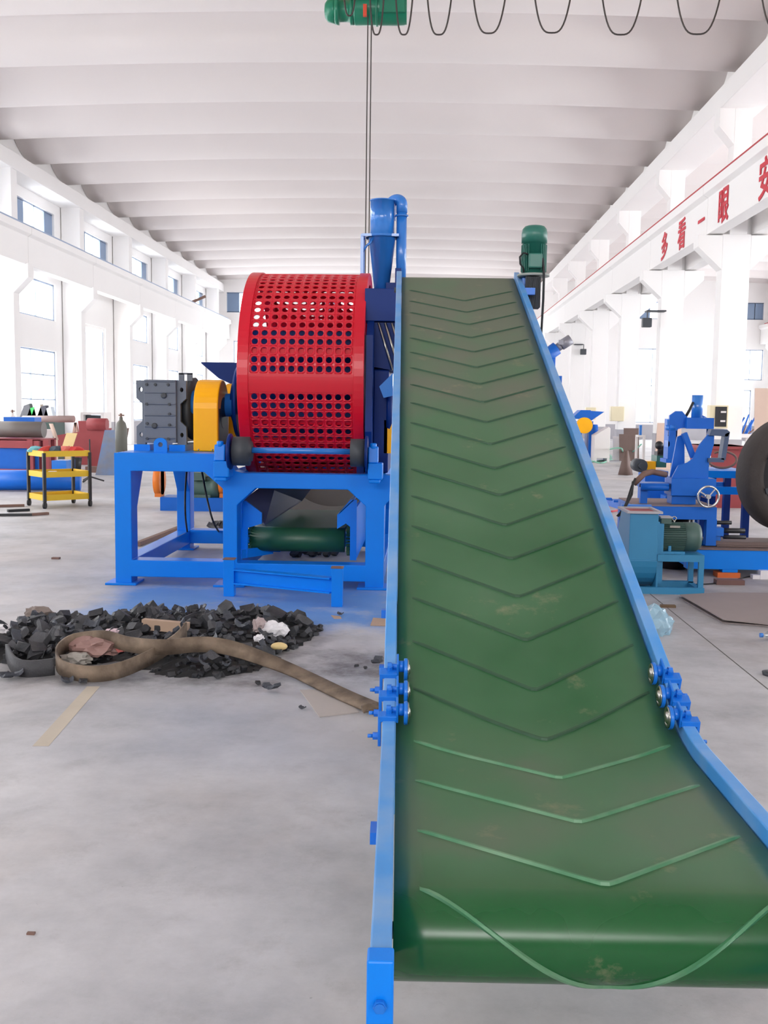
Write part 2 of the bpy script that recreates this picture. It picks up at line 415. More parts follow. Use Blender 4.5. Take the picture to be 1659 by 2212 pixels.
for i, y in enumerate(bays):
    a, b = y + 2.1, y + 5.4
    if i == 8:                      # bay with the tall door
        holesL.append(rect(y + 1.6, .0, y + 5.0, 4.7)); wl.append((y + 1.6, .02, y + 5.0, 4.7, 'd'))
    else:
        if y > 6: holesL.append(rect(a, .95, b, 3.45)); wl.append((a, .95, b, 3.45, 'w'))
        holesL.append(rect(a, 4.5, b, 5.75)); wl.append((a, 4.5, b, 5.75, 'u'))
    holesL.append(rect(a, 7.0, b, 8.15)); wl.append((a, 7.0, b, 8.15, 'c'))
holesL = [h for h in holesL if h[0][0] > Y0 + 1 and h[1][0] < Y1 - .6]; wl = [w for w in wl if w[0] > Y0 + 1 and w[2] < Y1 - .6]
struct(plate_with_holes('wall_left', rect(Y0, -.01, Y1, 10.2), [[(p[0], max(p[1], .03)) for p in h] for h in holesL], .24, YZ(XL - .12), WHITE))
LW = {'w': 28, 'd': 28, 'u': 32, 'c': 34}
def fall(y): return 1.25 if y < 20 else (.85 if y < 32 else .42)
for (a, z0, b, z1, k) in wl:
    if k == 'd':
        dm = MB(); x = XL - .1
        for yy in (a + .05, b - .05): dm.box((x - .04, yy - .05, 0.03), (x + .04, yy + .05, z1))
        dm.box((x - .04, a + .1, z1 - .1), (x + .04, b - .1, z1))
        d = struct(dm.build('door_1', WHITE, keep=True))
        lf = MB(); lf.box((x - .95, b - .16, .03), (x + .02, b - .1, z1 - .15)); lf.build('door_leaf', FRM, d)
    else:
        sash = None
        if k == 'c': sash = [(a + .05, a + .75), (b - .75, b - .05)]
        add_window(('x', XL - .1), a, z0, b, z1, 3 if k == 'w' else 2, 3 if k == 'w' else 1, sash=sash)
    daylight(XL - .45, (a + b) / 2, (z0 + z1) / 2, (b - a), (z1 - z0), (1, 0, 0), LW[k] * (b - a) * (z1 - z0) * fall(a))
# --- right wall of the second bay
holesR = []; wr = []
for y in bays:
    if y < 4: continue
    a, b = y + 1.6, y + 5.4
    for z0, z1 in ((1.2, 4.2), (4.7, 5.7), (7.0, 8.3)):
        if b < Y1 - .6: holesR.append(rect(a, z0, b, z1)); wr.append((a, z0, b, z1))
struct(plate_with_holes('wall_right', rect(Y0, -.01, Y1, 10.2), holesR, .24, YZ(XR + .12), WHITE))
for (a, z0, b, z1) in wr:
    add_window(('x', XR + .1), a, z0, b, z1, 2, 2 if z1 - z0 > 2 else 1)
    daylight(XR + .45, (a + b) / 2, (z0 + z1) / 2, (b - a), (z1 - z0), (-1, 0, 0), 36 * (b - a) * (z1 - z0) * fall(a))
# --- far end wall
wf = []
for (x0, z0, x1, z1) in ((-12.0, 7.3, -9.6, 8.5), (-6.2, 7.3, -3.8, 8.5), (-.4, 7.3, 2.0, 8.5),
                         (-11.6, 1.0, -9.2, 5.6), (-7.2, 1.0, -3.4, 5.6), (1.4, 1.0, 5.2, 5.6),
                         (12.6, 7.15, 15.2, 8.15), (19.0, 7.15, 20.0, 8.15), (12.6, 1.0, 14.6, 5.4), (18.4, .9, 19.5, 3.0), (18.6, 3.6, 20.1, 5.4)):
    wf.append((x0, z0, x1, z1))
struct(plate_with_holes('wall_far', rect(XL - .24, -.01, XR + .24, 10.2), [rect(*w) for w in wf], .24, XZ(Y1 + .12), WHITE))
for (x0, z0, x1, z1) in wf:
    sash = [(x0 + .05, x0 + .75)] if z0 > 6.5 else None
    if abs(x0 - 19.0) < .01: sash = [(x0 + .04, x1 - .04)]
    add_window(('y', Y1 + .1), x0, z0, x1, z1, 2, 2 if z1 - z0 > 2 else 1, sash=sash)
    daylight((x0 + x1) / 2, Y1 + .5, (z0 + z1) / 2, (x1 - x0), (z1 - z0), (0, -1, 0), 8 * (x1 - x0) * (z1 - z0))
# --- unseen near end wall: darkness and high openings chosen to dim the conveyor front
struct(plate_with_holes('wall_near', rect(XL - .24, -.01, XR + .24, 10.2), [rect(-10, 5.4, 5, 8.8), rect(9, 4.6, 18, 8.4)], .24, XZ(Y0 - .12), mat('near_wall_darkened', (88, 86, 84), .85, var=.1)))
daylight(-2.5, Y0 - .5, 7.1, 15, 3.4, (0, 1, 0), 900)
daylight(13.5, Y0 - .5, 6.5, 9, 3.8, (0, 1, 0), 700)
# dado
dz = MB()
segs = [Y0] + [y for y in bays] + [Y1]
for (a, z0, b, z1, k) in wl:
    pass
door = [w for w in wl if w[4] == 'd'][0]
dz.box((XL, Y0, .001), (XL + .012, door[0], .93)); dz.box((XL, door[2], .001), (XL + .012, Y1, .93))
struct(dz.build('baseboard_left', DADO, keep=True))
dz = MB(); dz.box((XL + .02, Y1 - .012, .001), (XR - .02, Y1, .88)); struct(dz.build('baseboard_far', DADO, keep=True))
dz = MB(); dz.box((XR - .012, Y0, .001), (XR, Y1 - .02, 1.0)); struct(dz.build('baseboard_right', DADO, keep=True))

# --- columns with corbels and crane beams
tn = [1]
def trim(mb, m, bevel=0.):
    tn[0] += 1
    return struct(mb.build('trim_%d' % tn[0], m, keep=True, bevel=bevel))
for y in bays:
    if y < Y0 + 1: continue
    # left row: standing off the left wall, corbel towards the hall
    c = MB(); c.box((XL + .03, y, 0), (-12.2, y + .45, 9.0))
    c.prism([(-12.2, y, 4.9), (-11.75, y, 5.35), (-11.75, y, 5.78), (-12.2, y, 5.78)], (0, .45, 0))
    trim(c, WHITE, .01)
    # middle row: corbels on both sides, upper part slimmer
    c = MB(); c.box((6.8, y, 0), (7.44, y + .42, 5.7)); c.box((6.95, y, 5.7), (7.35, y + .42, 8.6))
    c.prism([(6.8, y, 4.9), (6.24, y, 5.42), (6.24, y, 5.68), (6.8, y, 5.68)], (0, .42, 0))
    c.prism([(7.44, y, 4.9), (8.0, y, 5.42), (8.0, y, 5.68), (7.44, y, 5.68)], (0, .42, 0))
    c.prism([(6.95, y, 7.7), (6.6, y, 8.1), (6.6, y, 8.52), (6.95, y, 8.52)], (0, .42, 0))
    trim(c, WHITE, .01)
    gd = MB(); gd.box((6.79, y - .008, .001), (7.45, y + .43, 1.0)); trim(gd, DADO)
    # right row
    c = MB(); c.box((20.3, y, 0), (XR - .02, y + .42, 9.0)); c.prism([(20.3, y, 4.9), (19.75, y, 5.42), (19.75, y, 5.68), (20.3, y, 5.68)], (0, .42, 0)); trim(c, WHITE, .01)
def crane_beam(x, sgn):
    """x: face towards its hall, sgn: direction away from that hall"""
    for y in bays:
        if y < Y0: continue
        c = MB(); X = lambda d: x + sgn * d
        e = min(y + 6.2, Y1 - .05)
        pts = [(X(.06), 5.72), (X(.40), 5.72), (X(.40), 6.55), (X(.55), 6.62), (X(.55), 6.82), (X(-.06), 6.82), (X(-.06), 6.62), (X(.06), 6.55)]
        c.prism([(a, y + .22, z) for a, z in pts], (0, e - y - .22, 0)); trim(c, WHITE, .008)
    r = MB(); r.bar((X(.2), Y0 + 1, 6.88), (X(.2), Y1 - 1, 6.88), .09, .11); r.bar((X(-.03), Y0 + 1, 6.84), (X(-.03), Y1 - 1, 6.84), .04, .05); trim(r, RAILR if x > 0 else FRM)
crane_beam(-11.75, -1); crane_beam(6.42, 1); crane_beam(7.9, -1); crane_beam(19.8, 1)
# eave beams and the infill over them
for x0, x1, xi in ((-12.9, -12.15, -12.6), (6.62, 7.6, 7.1), (20.2, 20.88, 20.6)):
    c = MB(); c.box((x0, Y0, 8.5), (x1, Y1 - .02, 8.98)); trim(c, WHITE, .01)
    c = MB(); c.box((xi - .08, Y0, 8.99), (xi + .08, Y1 - .02, 10.3)); trim(c, WHITE)
# --- ceiling: hanging shell panels, three metres each
def ceiling_panels(xa, xb, name):
    c = MB(); nx, ny = 16, 14; n = 0
    y = Y0
    while y < Y1 - .1:
        G = []
        for i in range(nx + 1):
            u = i / nx; x = xa + (xb - xa) * u; arch = .22 * (1 - (2 * u - 1) ** 2)
            row = []
            for j in range(ny + 1):
                v = j / ny; yy = y + 3 * v
                w = max(0, 1 - abs(2 * v - 1) ** 2.4)
                row.append(c.b.verts.new((x, yy, 9.80 - .62 * w + arch)))
            G.append(row)
        for i in range(nx):
            for j in range(ny):
                f = c.b.faces.new((G[i][j], G[i][j + 1], G[i + 1][j + 1], G[i + 1][j])); f.smooth = True
        y += 3
    o = c.build(name, CEIL, keep=True)
    sd = o.modifiers.new('thick', 'SOLIDIFY'); sd.thickness = .06; sd.offset = -1
    return struct(o)
ceiling_panels(-12.5, 7.05, 'ceiling')
ceiling_panels(7.15, 20.7, 'ceiling_side_bay')
c = MB(); c.box((XL - .24, Y0 - .2, 10.31), (XR + .24, Y1 + .24, 10.45)); struct(c.build('ceiling_slab', WHITE, keep=True))

# lettering on the crane beam, red characters
def glyph(ch, y, z, size):
    cu = bpy.data.curves.new('lettering', 'FONT'); cu.body = ch; cu.size = 1; cu.extrude = .004; cu.offset = .004
    t = bpy.data.objects.new('lettering', cu); COL.objects.link(t)
    me = bpy.data.meshes.new_from_object(t.evaluated_get(bpy.context.evaluated_depsgraph_get()))
    bpy.data.objects.remove(t); bpy.data.curves.remove(cu)
    if not me.vertices: return
    xs = [v.co.x for v in me.vertices]; ys = [v.co.y for v in me.vertices]
    cx = (min(xs) + max(xs)) / 2; cy = (min(ys) + max(ys)) / 2
    big = max(max(xs) - min(xs), max(ys) - min(ys)); s = size / big
    M = Matrix(((0, 0, -1, 0), (-1, 0, 0, 0), (0, 1, 0, 0), (0, 0, 0, 1))) @ Matrix.Diagonal((s, s, 1, 1)) @ Matrix.Translation((-cx, -cy, 0))
    me.transform(M)
    th = bmesh.new()
    for ox, oy, oz in ((0, 0, 0), (-.002, .018, 0), (-.004, -.018, 0), (-.006, 0, .012), (-.008, 0, -.012)):      # thicken the strokes like broad brush lettering
        k0 = len(th.verts); th.from_mesh(me); th.verts.ensure_lookup_table()
        for v in th.verts[k0:]: v.co += Vector((ox, oy, oz))
    th.to_mesh(me); th.free(); me.materials.append(LTR)
    o = bpy.data.objects.new('lettering', me); COL.objects.link(o); o.location = (6.42 + .06 - .006, y, z)
    return o
for ch, y, nm, sz in (('\u591a', 28.6, 'furthest of the row', .72), ('\u770b', 26.75, 'second from the far end', .74), ('\u4e00', 24.9, 'a single horizontal stroke', .55),
                  ('\u773c', 23.1, 'fourth from the far end', .74), ('\u5b89', 20.35, 'right of the wide gap', .78), ('\u5168', 18.75, 'cut by the right edge of the photo', .8)):
    o = glyph(ch, y, 6.13, sz)
    if o: tag(o, 'red painted character on the white crane beam, ' + nm, 'lettering')

# ================================================================== BELT CONVEYOR
caz = radians(-1.35)
CA = Vector((sin(caz), cos(caz), 0)); CB = Vector((cos(caz), -sin(caz), 0)); CZ = Vector((0, 0, 1))
CK = Vector((-.07, 3.05, .60)); INC = radians(21.9)
RP = .10; A0 = -.96; STOP = 5.47
def belt_table():
    T = []; ds = .01
    # forwards from the knee
    def th(s): 
        q = min(1, max(0, (s + .16) / .32)); return INC * q
    a = z = 0.; s = 0.; F_ = [(0., 0., 0., th(0))]
    while s < STOP: 
        t = th(s + ds / 2); a += cos(t) * ds; z += sin(t) * ds; s += ds; F_.append((s, a, z, th(s)))
    a = z = 0.; s = 0.; Bk = []
    while s > A0:
        t = th(s - ds / 2); a -= cos(t) * ds; z -= sin(t) * ds; s -= ds; Bk.append((s, a, z, th(s)))
    return Bk[::-1] + F_
TB = belt_table()
ZOFF = -min(t[2] for t in TB if t[0] < 0 and t[0] > -.5)       # keep the level run at 0.60
SB, AB, ZB0, _ = TB[0]
def bp(s, h=0.):
    """point at path length s, height h off the belt, as (a, z) plus tangent angle"""
    if s < SB:                        # round the lower pulley
        ang = (SB - s) / RP; ac, zc = AB, ZB0 - RP
        return ac - (RP + h) * sin(ang), zc + (RP + h) * cos(ang)
    if s > TB[-1][0]:                 # round the upper pulley
        sl, al, zl, tl = TB[-1]; ang = (s - sl) / RP - tl
        ac, zc = al + RP * sin(tl), zl - RP * cos(tl)
        return ac + (RP + h) * sin(ang), zc + (RP + h) * cos(ang)
    i = min(len(TB) - 2, max(0, int(round((s - SB) / .01)))); s0, a, z, t = TB[i]
    d = s - s0
    return a + d * cos(t) - h * sin(t), z + d * sin(t) + h * cos(t)
def cw(s, b, h=0.):
    a, z = bp(s, h); return CK + CA * a + CB * b + CZ * z
BW0, BW1 = .0, .875
ROOTC = CK + CA * 0; ROOTC.z = 0
conv = thing('belt_conveyor', 'inclined green cleated belt conveyor with blue side rails in the foreground', 'conveyor', ROOTC)
conv.rotation_euler = (0, 0, 0)
# belt: one closed loop
m = MB(); ss = []
s = SB - RP * pi * 1.0
while s < SB: ss.append(s); s += RP * pi / 16
ss += [SB + i * .05 for i in range(int((TB[-1][0] - SB) / .05) + 1)]
s = TB[-1][0]; e = s + RP * pi
while s <= e + 1e-6: ss.append(s); s += RP * pi / 12
nb = 12; G = []
for s in ss: G.append([m.b.verts.new(cw(s, BW0 + (BW1 - BW0) * k / nb)) for k in range(nb + 1)])
# return run
k_lo = bp(0, -2 * RP)
ret = [bp(TB[-1][0] - .01, -2 * RP), bp(2.5, -2 * RP), bp(.4, -2 * RP), bp(-.4, -2 * RP), bp(SB + .01, -2 * RP)]
for (a, z) in ret: G.append([m.b.verts.new(CK + CA * a + CB * (BW0 + (BW1 - BW0) * k / nb) + CZ * z) for k in range(nb + 1)])
for i in range(len(G)):
    A, B_ = G[i], G[(i + 1) % len(G)]
    for k in range(nb): f = m.b.faces.new((A[k], A[k + 1], B_[k + 1], B_[k])); f.smooth = True
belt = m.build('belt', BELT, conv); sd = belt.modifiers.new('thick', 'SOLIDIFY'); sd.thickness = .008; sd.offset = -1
# cleats: shallow V ridges, apex towards the camera
cl_s = [-.97 + .0] + [-.67, -.335, -.03, .26] + [.53 + .2865 * i for i in range(17)]
for q, s0 in enumerate(cl_s):
    if s0 > 5.2: break
    cm = MB(); n = 40; R = []
    dep = .275
    for i in range(n + 1):
        b = .055 + (.835 - .055) * i / n
        bc = .458
        w = 1 - abs(b - bc) / (bc - .055) if b < bc else 1 - (b - bc) / (.835 - bc)
        rnd = .05
        # soft apex
        wv = w if w < 1 - rnd else (1 - rnd) + (w - 1 + rnd) * (1 - .5 * (w - 1 + rnd) / rnd)
        sc_ = s0 - dep * wv
        end = min(1, min(i, n - i) / 1.5 + .15)
        hh = .007 * end; wd = .0055
        R.append([cm.b.verts.new(cw(sc_ + d, b, h)) for d, h in ((-wd * 1.3, 0.0003), (-wd * .7, hh), (wd * .7, hh), (wd * 1.3, 0.0003))])
    for i in range(n):
        for k in range(3): cm.b.faces.new((R[i][k], R[i][k + 1], R[i + 1][k + 1], R[i + 1][k]))
    cm.b.faces.new(R[0]); cm.b.faces.new(R[-1][::-1])
    cm.build('cleat', CLEATW if q < 4 else CLEAT, conv)
# side rails
def rail(b0, b1, nm):
    m = MB(); R = []
    sl = [-1.345 + .0] + [-1.0, -.6, -.3] + [-.2 + .05 * i for i in range(9)] + [.5 + .5 * i for i in range(10)] + [STOP + .06]
    for s in sl:
        if s < SB: a0, z0 = AB + (s - SB), ZB0; T = lambda h: (a0, z0 + h)
        elif s > TB[-1][0]:
            _, al, zl, tl = TB[-1]; d = s - TB[-1][0]; a1, z1 = al + d * cos(tl), zl + d * sin(tl); T = lambda h: (a1 - h * sin(tl), z1 + h * cos(tl))
        else: T = lambda h: bp(s, h)
        R.append([m.b.verts.new(CK + CA * T(h)[0] + CB * b + CZ * T(h)[1]) for b, h in ((b0, -.10), (b1, -.10), (b1, .04), (b0, .04))])
    for i in range(len(R) - 1):
        for k in range(4): m.b.faces.new((R[i][k], R[i + 1][k], R[i + 1][(k + 1) % 4], R[i][(k + 1) % 4]))
    m.b.faces.new(R[0]); m.b.faces.new(R[-1][::-1])
    return m.build(nm, CBLUE, conv, bevel=.004)
rail(-.042, -.002, 'side_rail'); rail(.881, .921, 'side_rail')
def cpt(a, b, z): return CK * 1 + CA * a + CB * b + CZ * (z - CK.z)
for b0, b1 in ((-.046, .002), (.877, .925)):      # front legs with a bolt each
    m = MB(); z1 = .60 + ZOFF * 0 + .038
    m.hexa([cpt(-1.356, b0, 0), cpt(-1.356, b1, 0), cpt(-1.306, b1, 0), cpt(-1.306, b0, 0), cpt(-1.356, b0, z1), cpt(-1.356, b1, z1), cpt(-1.306, b1, z1), cpt(-1.306, b0, z1)])
    lg = m.build('leg', BLUE, conv, bevel=.004)
    m = MB(); c0 = cpt(-1.358, (b0 + b1) / 2, .558); m.cyl(c0, c0 - CA * .009, .0125, 6); m.cyl(c0 - CA * .009, c0 - CA * .012, .009, 14); m.build('bolt', CLAMP, lg)
for s_, in ((.9,), (3.0,), (4.9,)):
    for b in (.02, .86):
        a, z = bp(s_, -.1); m = MB(); m.bar(cpt(a, b, 0), cpt(a, b, CK.z + z + .02), .05, .05, up=(0, 1, 0)); m.build('leg', CBLUE, conv)
m = MB(); m.cyl(CK + CA * AB + CB * .005 + CZ * (ZB0 - RP), CK + CA * AB + CB * .87 + CZ * (ZB0 - RP), RP - .009, 28); m.cyl(CK + CA * AB - CB * .04 + CZ * (ZB0 - RP), CK + CA * AB + CB * .92 + CZ * (ZB0 - RP), .018, 14)
m.build('pulley', DGREY, conv)
_, al, zl, tl = TB[-1]; pc = (al + RP * sin(tl), zl - RP * cos(tl))
m = MB(); m.cyl(CK + CA * pc[0] + CB * .005 + CZ * pc[1], CK + CA * pc[0] + CB * .87 + CZ * pc[1], RP - .009, 28); m.cyl(CK + CA * pc[0] - CB * .06 + CZ * pc[1], CK + CA * pc[0] + CB * 1.0 + CZ * pc[1], .02, 14)
m.build('pulley', DGREY, conv)
# hold-down guide wheels clamped on both rails at the bend
for side in (0, 1):
    for s_ in (.285, .165, .045):
        sg = 1 if side == 0 else -1; br_ = -.022 if side == 0 else .901
        P_ = lambda ds, db, h: cw(s_ + ds, br_ + sg * db, h)
        m = MB()
        m.hexa([P_(-.026, -.026, .036), P_(-.026, .024, .036), P_(.012, .024, .036), P_(.012, -.026, .036), P_(-.026, -.026, .055), P_(-.026, .024, .055), P_(.012, .024, .055), P_(.012, -.026, .055)])
        m.hexa([P_(-.026, -.034, -.05), P_(-.026, -.024, -.05), P_(.012, -.024, -.05), P_(.012, -.034, -.05), P_(-.026, -.034, .055), P_(-.026, -.024, .055), P_(.012, -.024, .055), P_(.012, -.034, .055)])
        m.hexa([P_(-.02, .022, .03), P_(-.02, .029, .03), P_(.04, .029, .03), P_(.04, .022, .03), P_(-.02, .022, .092), P_(-.02, .029, .092), P_(.04, .029, .092), P_(.04, .022, .092)])
        br = m.build('clamp_bracket', CLAMP, conv, bevel=.002)
        m = MB(); m.cyl(P_(-.005, -.034, -.025), P_(-.005, -.05, -.025), .012, 6); m.cyl(P_(-.005, -.05, -.025), P_(-.005, -.066, -.025), .006, 10)
        m.build('clamp_bolt', CLAMP, br)
        m = MB(); m.cyl(P_(.0, .0, .055), P_(.0, .0, .07), .010, 6); m.build('clamp_bolt', CLAMP, br)
        m = MB(); ax0, ax1 = P_(.01, .0, .062), P_(.01, .055, .062); m.cyl(ax0, ax1, .009, 14); m.cyl(P_(.01, -.008, .062), P_(.01, .006, .062), .014, 6)
        m.cyl(P_(.01, .026, .062), P_(.01, .046, .062), .019, 18)
        m.build('wheel_axle', CLAMP, br)
        m = MB(); m.lathe(P_(.01, .046, .050), CB * sg, [(0, .020), (0, .0345), (.002, .037), (.010, .037), (.012, .0345)], 26, cap=True)
        w = m.build('guide_wheel', CLAMP, conv)
        m = MB(); o_ = P_(.01, .058, .050); m.lathe(o_, CB * sg, [(0.0, .034), (.004, .033), (.004, .026), (.001, .025), (.001, .020), (.006, .018), (.010, .012), (.010, .0)], 26)
        m.build('wheel_bearing', STEEL, w, label='bright steel bearing face')
for (a_, h_) in ((-.62, -.03), (.40, -.03), (.75, -.03)):     # small lugs on the outside of the left rail
    p = cw(a_, -.042, h_); m = MB(); m.bar(p, p - CB * .018, .03 if a_ > 0 else .07, .03); m.build('rail_lug', CLAMP, conv)
# drive at the upper end
D0 = cw(5.28, .985, 0)
m = MB(); m.bar(cw(5.12, .92, .0), cw(5.12, 1.0, .0), .05, .05); m.build('drive_bracket', CLAMP, conv)
m = MB(); m.bar(cw(5.36, .92, .03), cw(5.36, 1.0, .03), .05, .05); m.build('drive_bracket', CLAMP, conv)
m = MB()
gc = Vector((.82, D0.y, 2.45))
m.box((gc.x - .085, gc.y - .03, gc.z + .0), (gc.x - .06, gc.y + .08, gc.z + .16)); m.cyl((gc.x - .12, gc.y + .02, gc.z + .08), (gc.x - .05, gc.y + .02, gc.z + .08), .045, 20)
m.build('drive_mount', CLAMP, conv)
m = MB(); m.lathe((gc.x - .008, gc.y, gc.z - .055), (0, 0, 1), [(0, .04), (0, .046), (.235, .046), (.235, .03)], 24)
for i in range(13): 
    x = gc.x - .062 + .108 * i / 12
    m.box((x - .0022, gc.y - .085, gc.z - .065), (x + .0022, gc.y + .085, gc.z + .165))
m.build('gear_reducer', DGREY, conv, label='dark finned gear reducer')
mo = MB(); mz = gc.z + .178
mo.lathe((gc.x, gc.y, mz - .004), (0, 0, 1), [(0, .06), (0, .122), (.016, .122), (.018, .10)], 36)
mt = mo.build('motor_flange', mat('flange_dusty_green', (150, 155, 150), .5), conv)
mo = MB(); mo.lathe((gc.x, gc.y, mz + .014), (0, 0, 1), [(0, .07), (.0, .088), (.23, .088), (.23, .098), (.30, .098), (.335, .092), (.355, .075), (.36, .06), (.354, .05), (.352, 0)], 36)
for i in range(36):
    t = 2 * pi * i / 36
    if abs((t + pi / 2 + pi) % (2 * pi) - pi) < .45: continue
    p = Vector((gc.x + cos(t) * .086, gc.y + sin(t) * .086, mz + .03)); q = p + Vector((cos(t) * .012, sin(t) * .012, 0))
    mo.prism([p + Vector((-sin(t), cos(t), 0)) * .002, p - Vector((-sin(t), cos(t), 0)) * .002, q - Vector((-sin(t), cos(t), 0)) * .002, q + Vector((-sin(t), cos(t), 0)) * .002], (0, 0, .2))
mt = mo.build('motor', MGREEN, conv, label='green finned electric motor standing upright')
m = MB(); m.box((gc.x - .05, gc.y - .135, mz + .045), (gc.x + .05, gc.y - .075, mz + .155)); m.build('terminal_box', MGREEN, mt, bevel=.01)
m = MB(); m.tube([(gc.x - .055, gc.y - .1, mz + .15), (gc.x - .09, gc.y - .1, mz + .16), (gc.x - .115, gc.y - .09, mz + .13), (gc.x - .11, gc.y - .08, mz + .08), (gc.x - .085, gc.y - .07, mz + .05), (gc.x - .08, gc.y - .06, mz + .02)], .007, 8); m.build('motor_loop', BLK, mt)
m = MB(); m.tube([(gc.x + .055, gc.y - .1, mz + .12), (gc.x + .068, gc.y - .11, mz + .0), (gc.x + .068, gc.y - .11, gc.z), (gc.x + .06, gc.y - .1, gc.z - .3), (gc.x + .055, gc.y - .1, .02)], .009, 8); m.build('power_cable', BLK, conv)

# ================================================================== SHREDDER
SH = thing('tyre_shredder', 'large blue framed tyre shredder with a red perforated drum and a grey gearbox', 'machine', Vector((-1.55, 10.0, 0)))
FY = 8.95; FD = .2; RY = 11.35
XA, XB_ = -2.745, -.335; ZT = 1.185
outer = [(XA, .01), (-2.60, .01), (-2.60, .075), (-1.775, .075), (-1.775, .01), (-1.64, .01), (-1.64, .068), (-.5, .068), (-.5, .01), (XB_, .01),
         (XB_, .75), (XB_ + .13, .90), (XB_ + .13, 1.02), (-1.60, 1.022), (-1.66, 1.04), (-1.76, 1.185), (XA, ZT)]
h1 = [(-2.595, .225), (-1.772, .225), (-1.772, .88), (-1.94, 1.025), (-2.595, 1.025)]
h2 = [(-1.645, .215), (-.5, .215), (-.5, .745), (-.66, .888), (-1.48, .888), (-1.645, .735)]
plate_with_holes('frame_front', outer, [h1, h2], FD, XZ(FY + FD / 2), BLUE, SH, bevel=.008)
plate_with_holes('frame_rear', [(a, b) for a, b in outer], [h1, h2], FD, XZ(RY), BLUE, SH, bevel=.008)
for x in (XA + .075, -1.71, XB_ - .07):
    zt = 1.18 if x < -2 else 1.018
    so = rect(FY + FD, .075, RY - FD / 2, zt)
    hl = [(FY + FD + .0, .225), (RY - .1, .225), (RY - .1, zt - .5), (RY - .32, zt - .16), (FY + FD + .2, zt - .16), (FY + FD + .0, zt - .5)]
    # ring beams: lower rail, top rail with gussets
    m = MB(); w = .07
    m.box((x - w, FY + FD, .075), (x + w, RY - .1, .222)); m.box((x - w, FY + FD, zt - .16), (x + w, RY - .1, zt - .002))
    m.prism([(x - w, FY + FD, zt - .16), (x - w, FY + FD + .22, zt - .16), (x - w, FY + FD, zt - .52)], (2 * w, 0, 0))
    m.prism([(x - w, RY - .1, zt - .16), (x - w, RY - .4, zt - .16), (x - w, RY - .1, zt - .52)], (2 * w, 0, 0))
    m.build('frame_side', BLUE, SH, bevel=.006)
for x in (-2.68, -1.705, -.42):
    for y in (FY + .1, RY):
        m = MB(); m.box((x - .15, y - .14, 0), (x + .13, y + .14, .02)); m.build('foot_plate', BLUE, SH, bevel=.004)
m = MB(); m.box((XA + .03, FY + .02, ZT - .012), (-1.8, RY, ZT + .004)); m.build('deck_plate', BLUE, SH)
# gearbox: ribbed cast housing with flanges
g = MB(); gx0, gx1, gy0, gy1, gz0, gz1 = -2.60, -2.30, 9.42, 10.25, 1.24, 1.845
g.box((gx0, gy0, gz0 + .02), (gx1, gy1, gz1))
for i in range(6):
    z = gz0 + .06 + i * .105
    g.box((gx0 + .005, gy0 - .012, z), (gx1 - .005, gy0 + .01, z + .012))
gb = g.build('gearbox', GREY, SH, bevel=.008, label='grey ribbed cast gearbox')
for sx in (-1, 1):
    f = MB(); xo = gx0 - .088 if sx < 0 else gx1; xw = .085
    def X_(u): return gx0 - u * xw if sx < 0 else gx1 + u * xw
    pl = [(X_(0), gz0), (X_(1), gz0), (X_(1), gz0 + .17), (X_(.35), gz0 + .22), (X_(.35), gz1 - .22), (X_(1), gz1 - .17), (X_(1), gz1 - .005), (X_(0), gz1 - .005)]
    if sx > 0: pl = pl[::-1]
    def ring(cz): return [(X_(.5) + .017 * cos(t), cz + .022 * sin(t)) for t in [2 * pi * k / 14 for k in range(14)]]
    plate_with_holes('gearbox_flange', pl, [ring(gz0 + .095), ring(gz1 - .09)], .05, XZ(gy0 + .07), GREY, gb)
for bx, bz in ((-2.57, 1.80), (-2.49, 1.80), (-2.37, 1.80), (-2.57, 1.62), (-2.36, 1.62), (-2.57, 1.44), (-2.36, 1.53), (-2.36, 1.43), (-2.57, 1.30), (-2.37, 1.30), (-2.49, 1.28)):
    f = MB(); f.cyl((bx, gy0 - .02, bz), (bx, gy0 + .01, bz), .014, 6); f.build('gearbox_bolt', DGREY, gb)
for bx, bz in ((-2.41, 1.70), (-2.50, 1.42)): f = MB(); f.lathe((bx, gy0 - .022, bz), (0, 1, 0), [(0, .014), (0, .026), (.02, .026)], 18); f.build('oil_plug', DGREY, gb)
f = MB(); f.box((-2.34, 9.7, gz1), (-2.29, 9.72, gz1 + .07)); f.box((-2.26, 9.7, gz1), (-2.21, 9.72, gz1 + .07)); f.box((-2.34, 9.7, gz1 + .06), (-2.21, 9.72, gz1 + .075)); f.build('gearbox_eye', GREY, gb)
f = MB(); f.box((gx0 - .09, gy0 - .03, ZT), (gx0 + .06, gy1, ZT + .06)); f.box((gx1 - .06, gy0 - .03, ZT), (gx1 + .09, gy1, ZT + .06)); f.build('gearbox_foot', BLUE, SH)
f = MB(); f.lathe((-2.30, 9.85, 1.58), (1, 0, 0), [(0, .26), (.05, .30), (.09, .30), (.09, .22), (.17, .20), (.17, .14), (.26, .14)], 32); f.build('input_bell', DGREY, SH)
f = MB(); f.lathe((-2.22, 9.75, 1.62), (1, 0, 0), [(0, .13), (.02, .14), (.10, .14), (.12, .11), (.40, .11)], 28); f.lathe((-1.98, 9.75, 1.62), (1, 0, 0), [(0, .085), (.35, .085)], 28); f.build('drive_shaft', CYBLUE, SH)
# lifting lug
pl = [(-2.41, ZT), (-2.41, ZT + .085)] + [(-2.35 + .06 * cos(t), ZT + .085 + .05 * sin(t)) for t in [pi - pi * k / 10 for k in range(1, 10)]] + [(-2.29, ZT + .085), (-2.29, ZT)]
plate_with_holes('lifting_lug', pl, [[(-2.35 + .022 * cos(t), ZT + .075 + .022 * sin(t)) for t in [2 * pi * k / 14 for k in range(14)]]], .03, XZ(FY + .1), BLUE, SH)
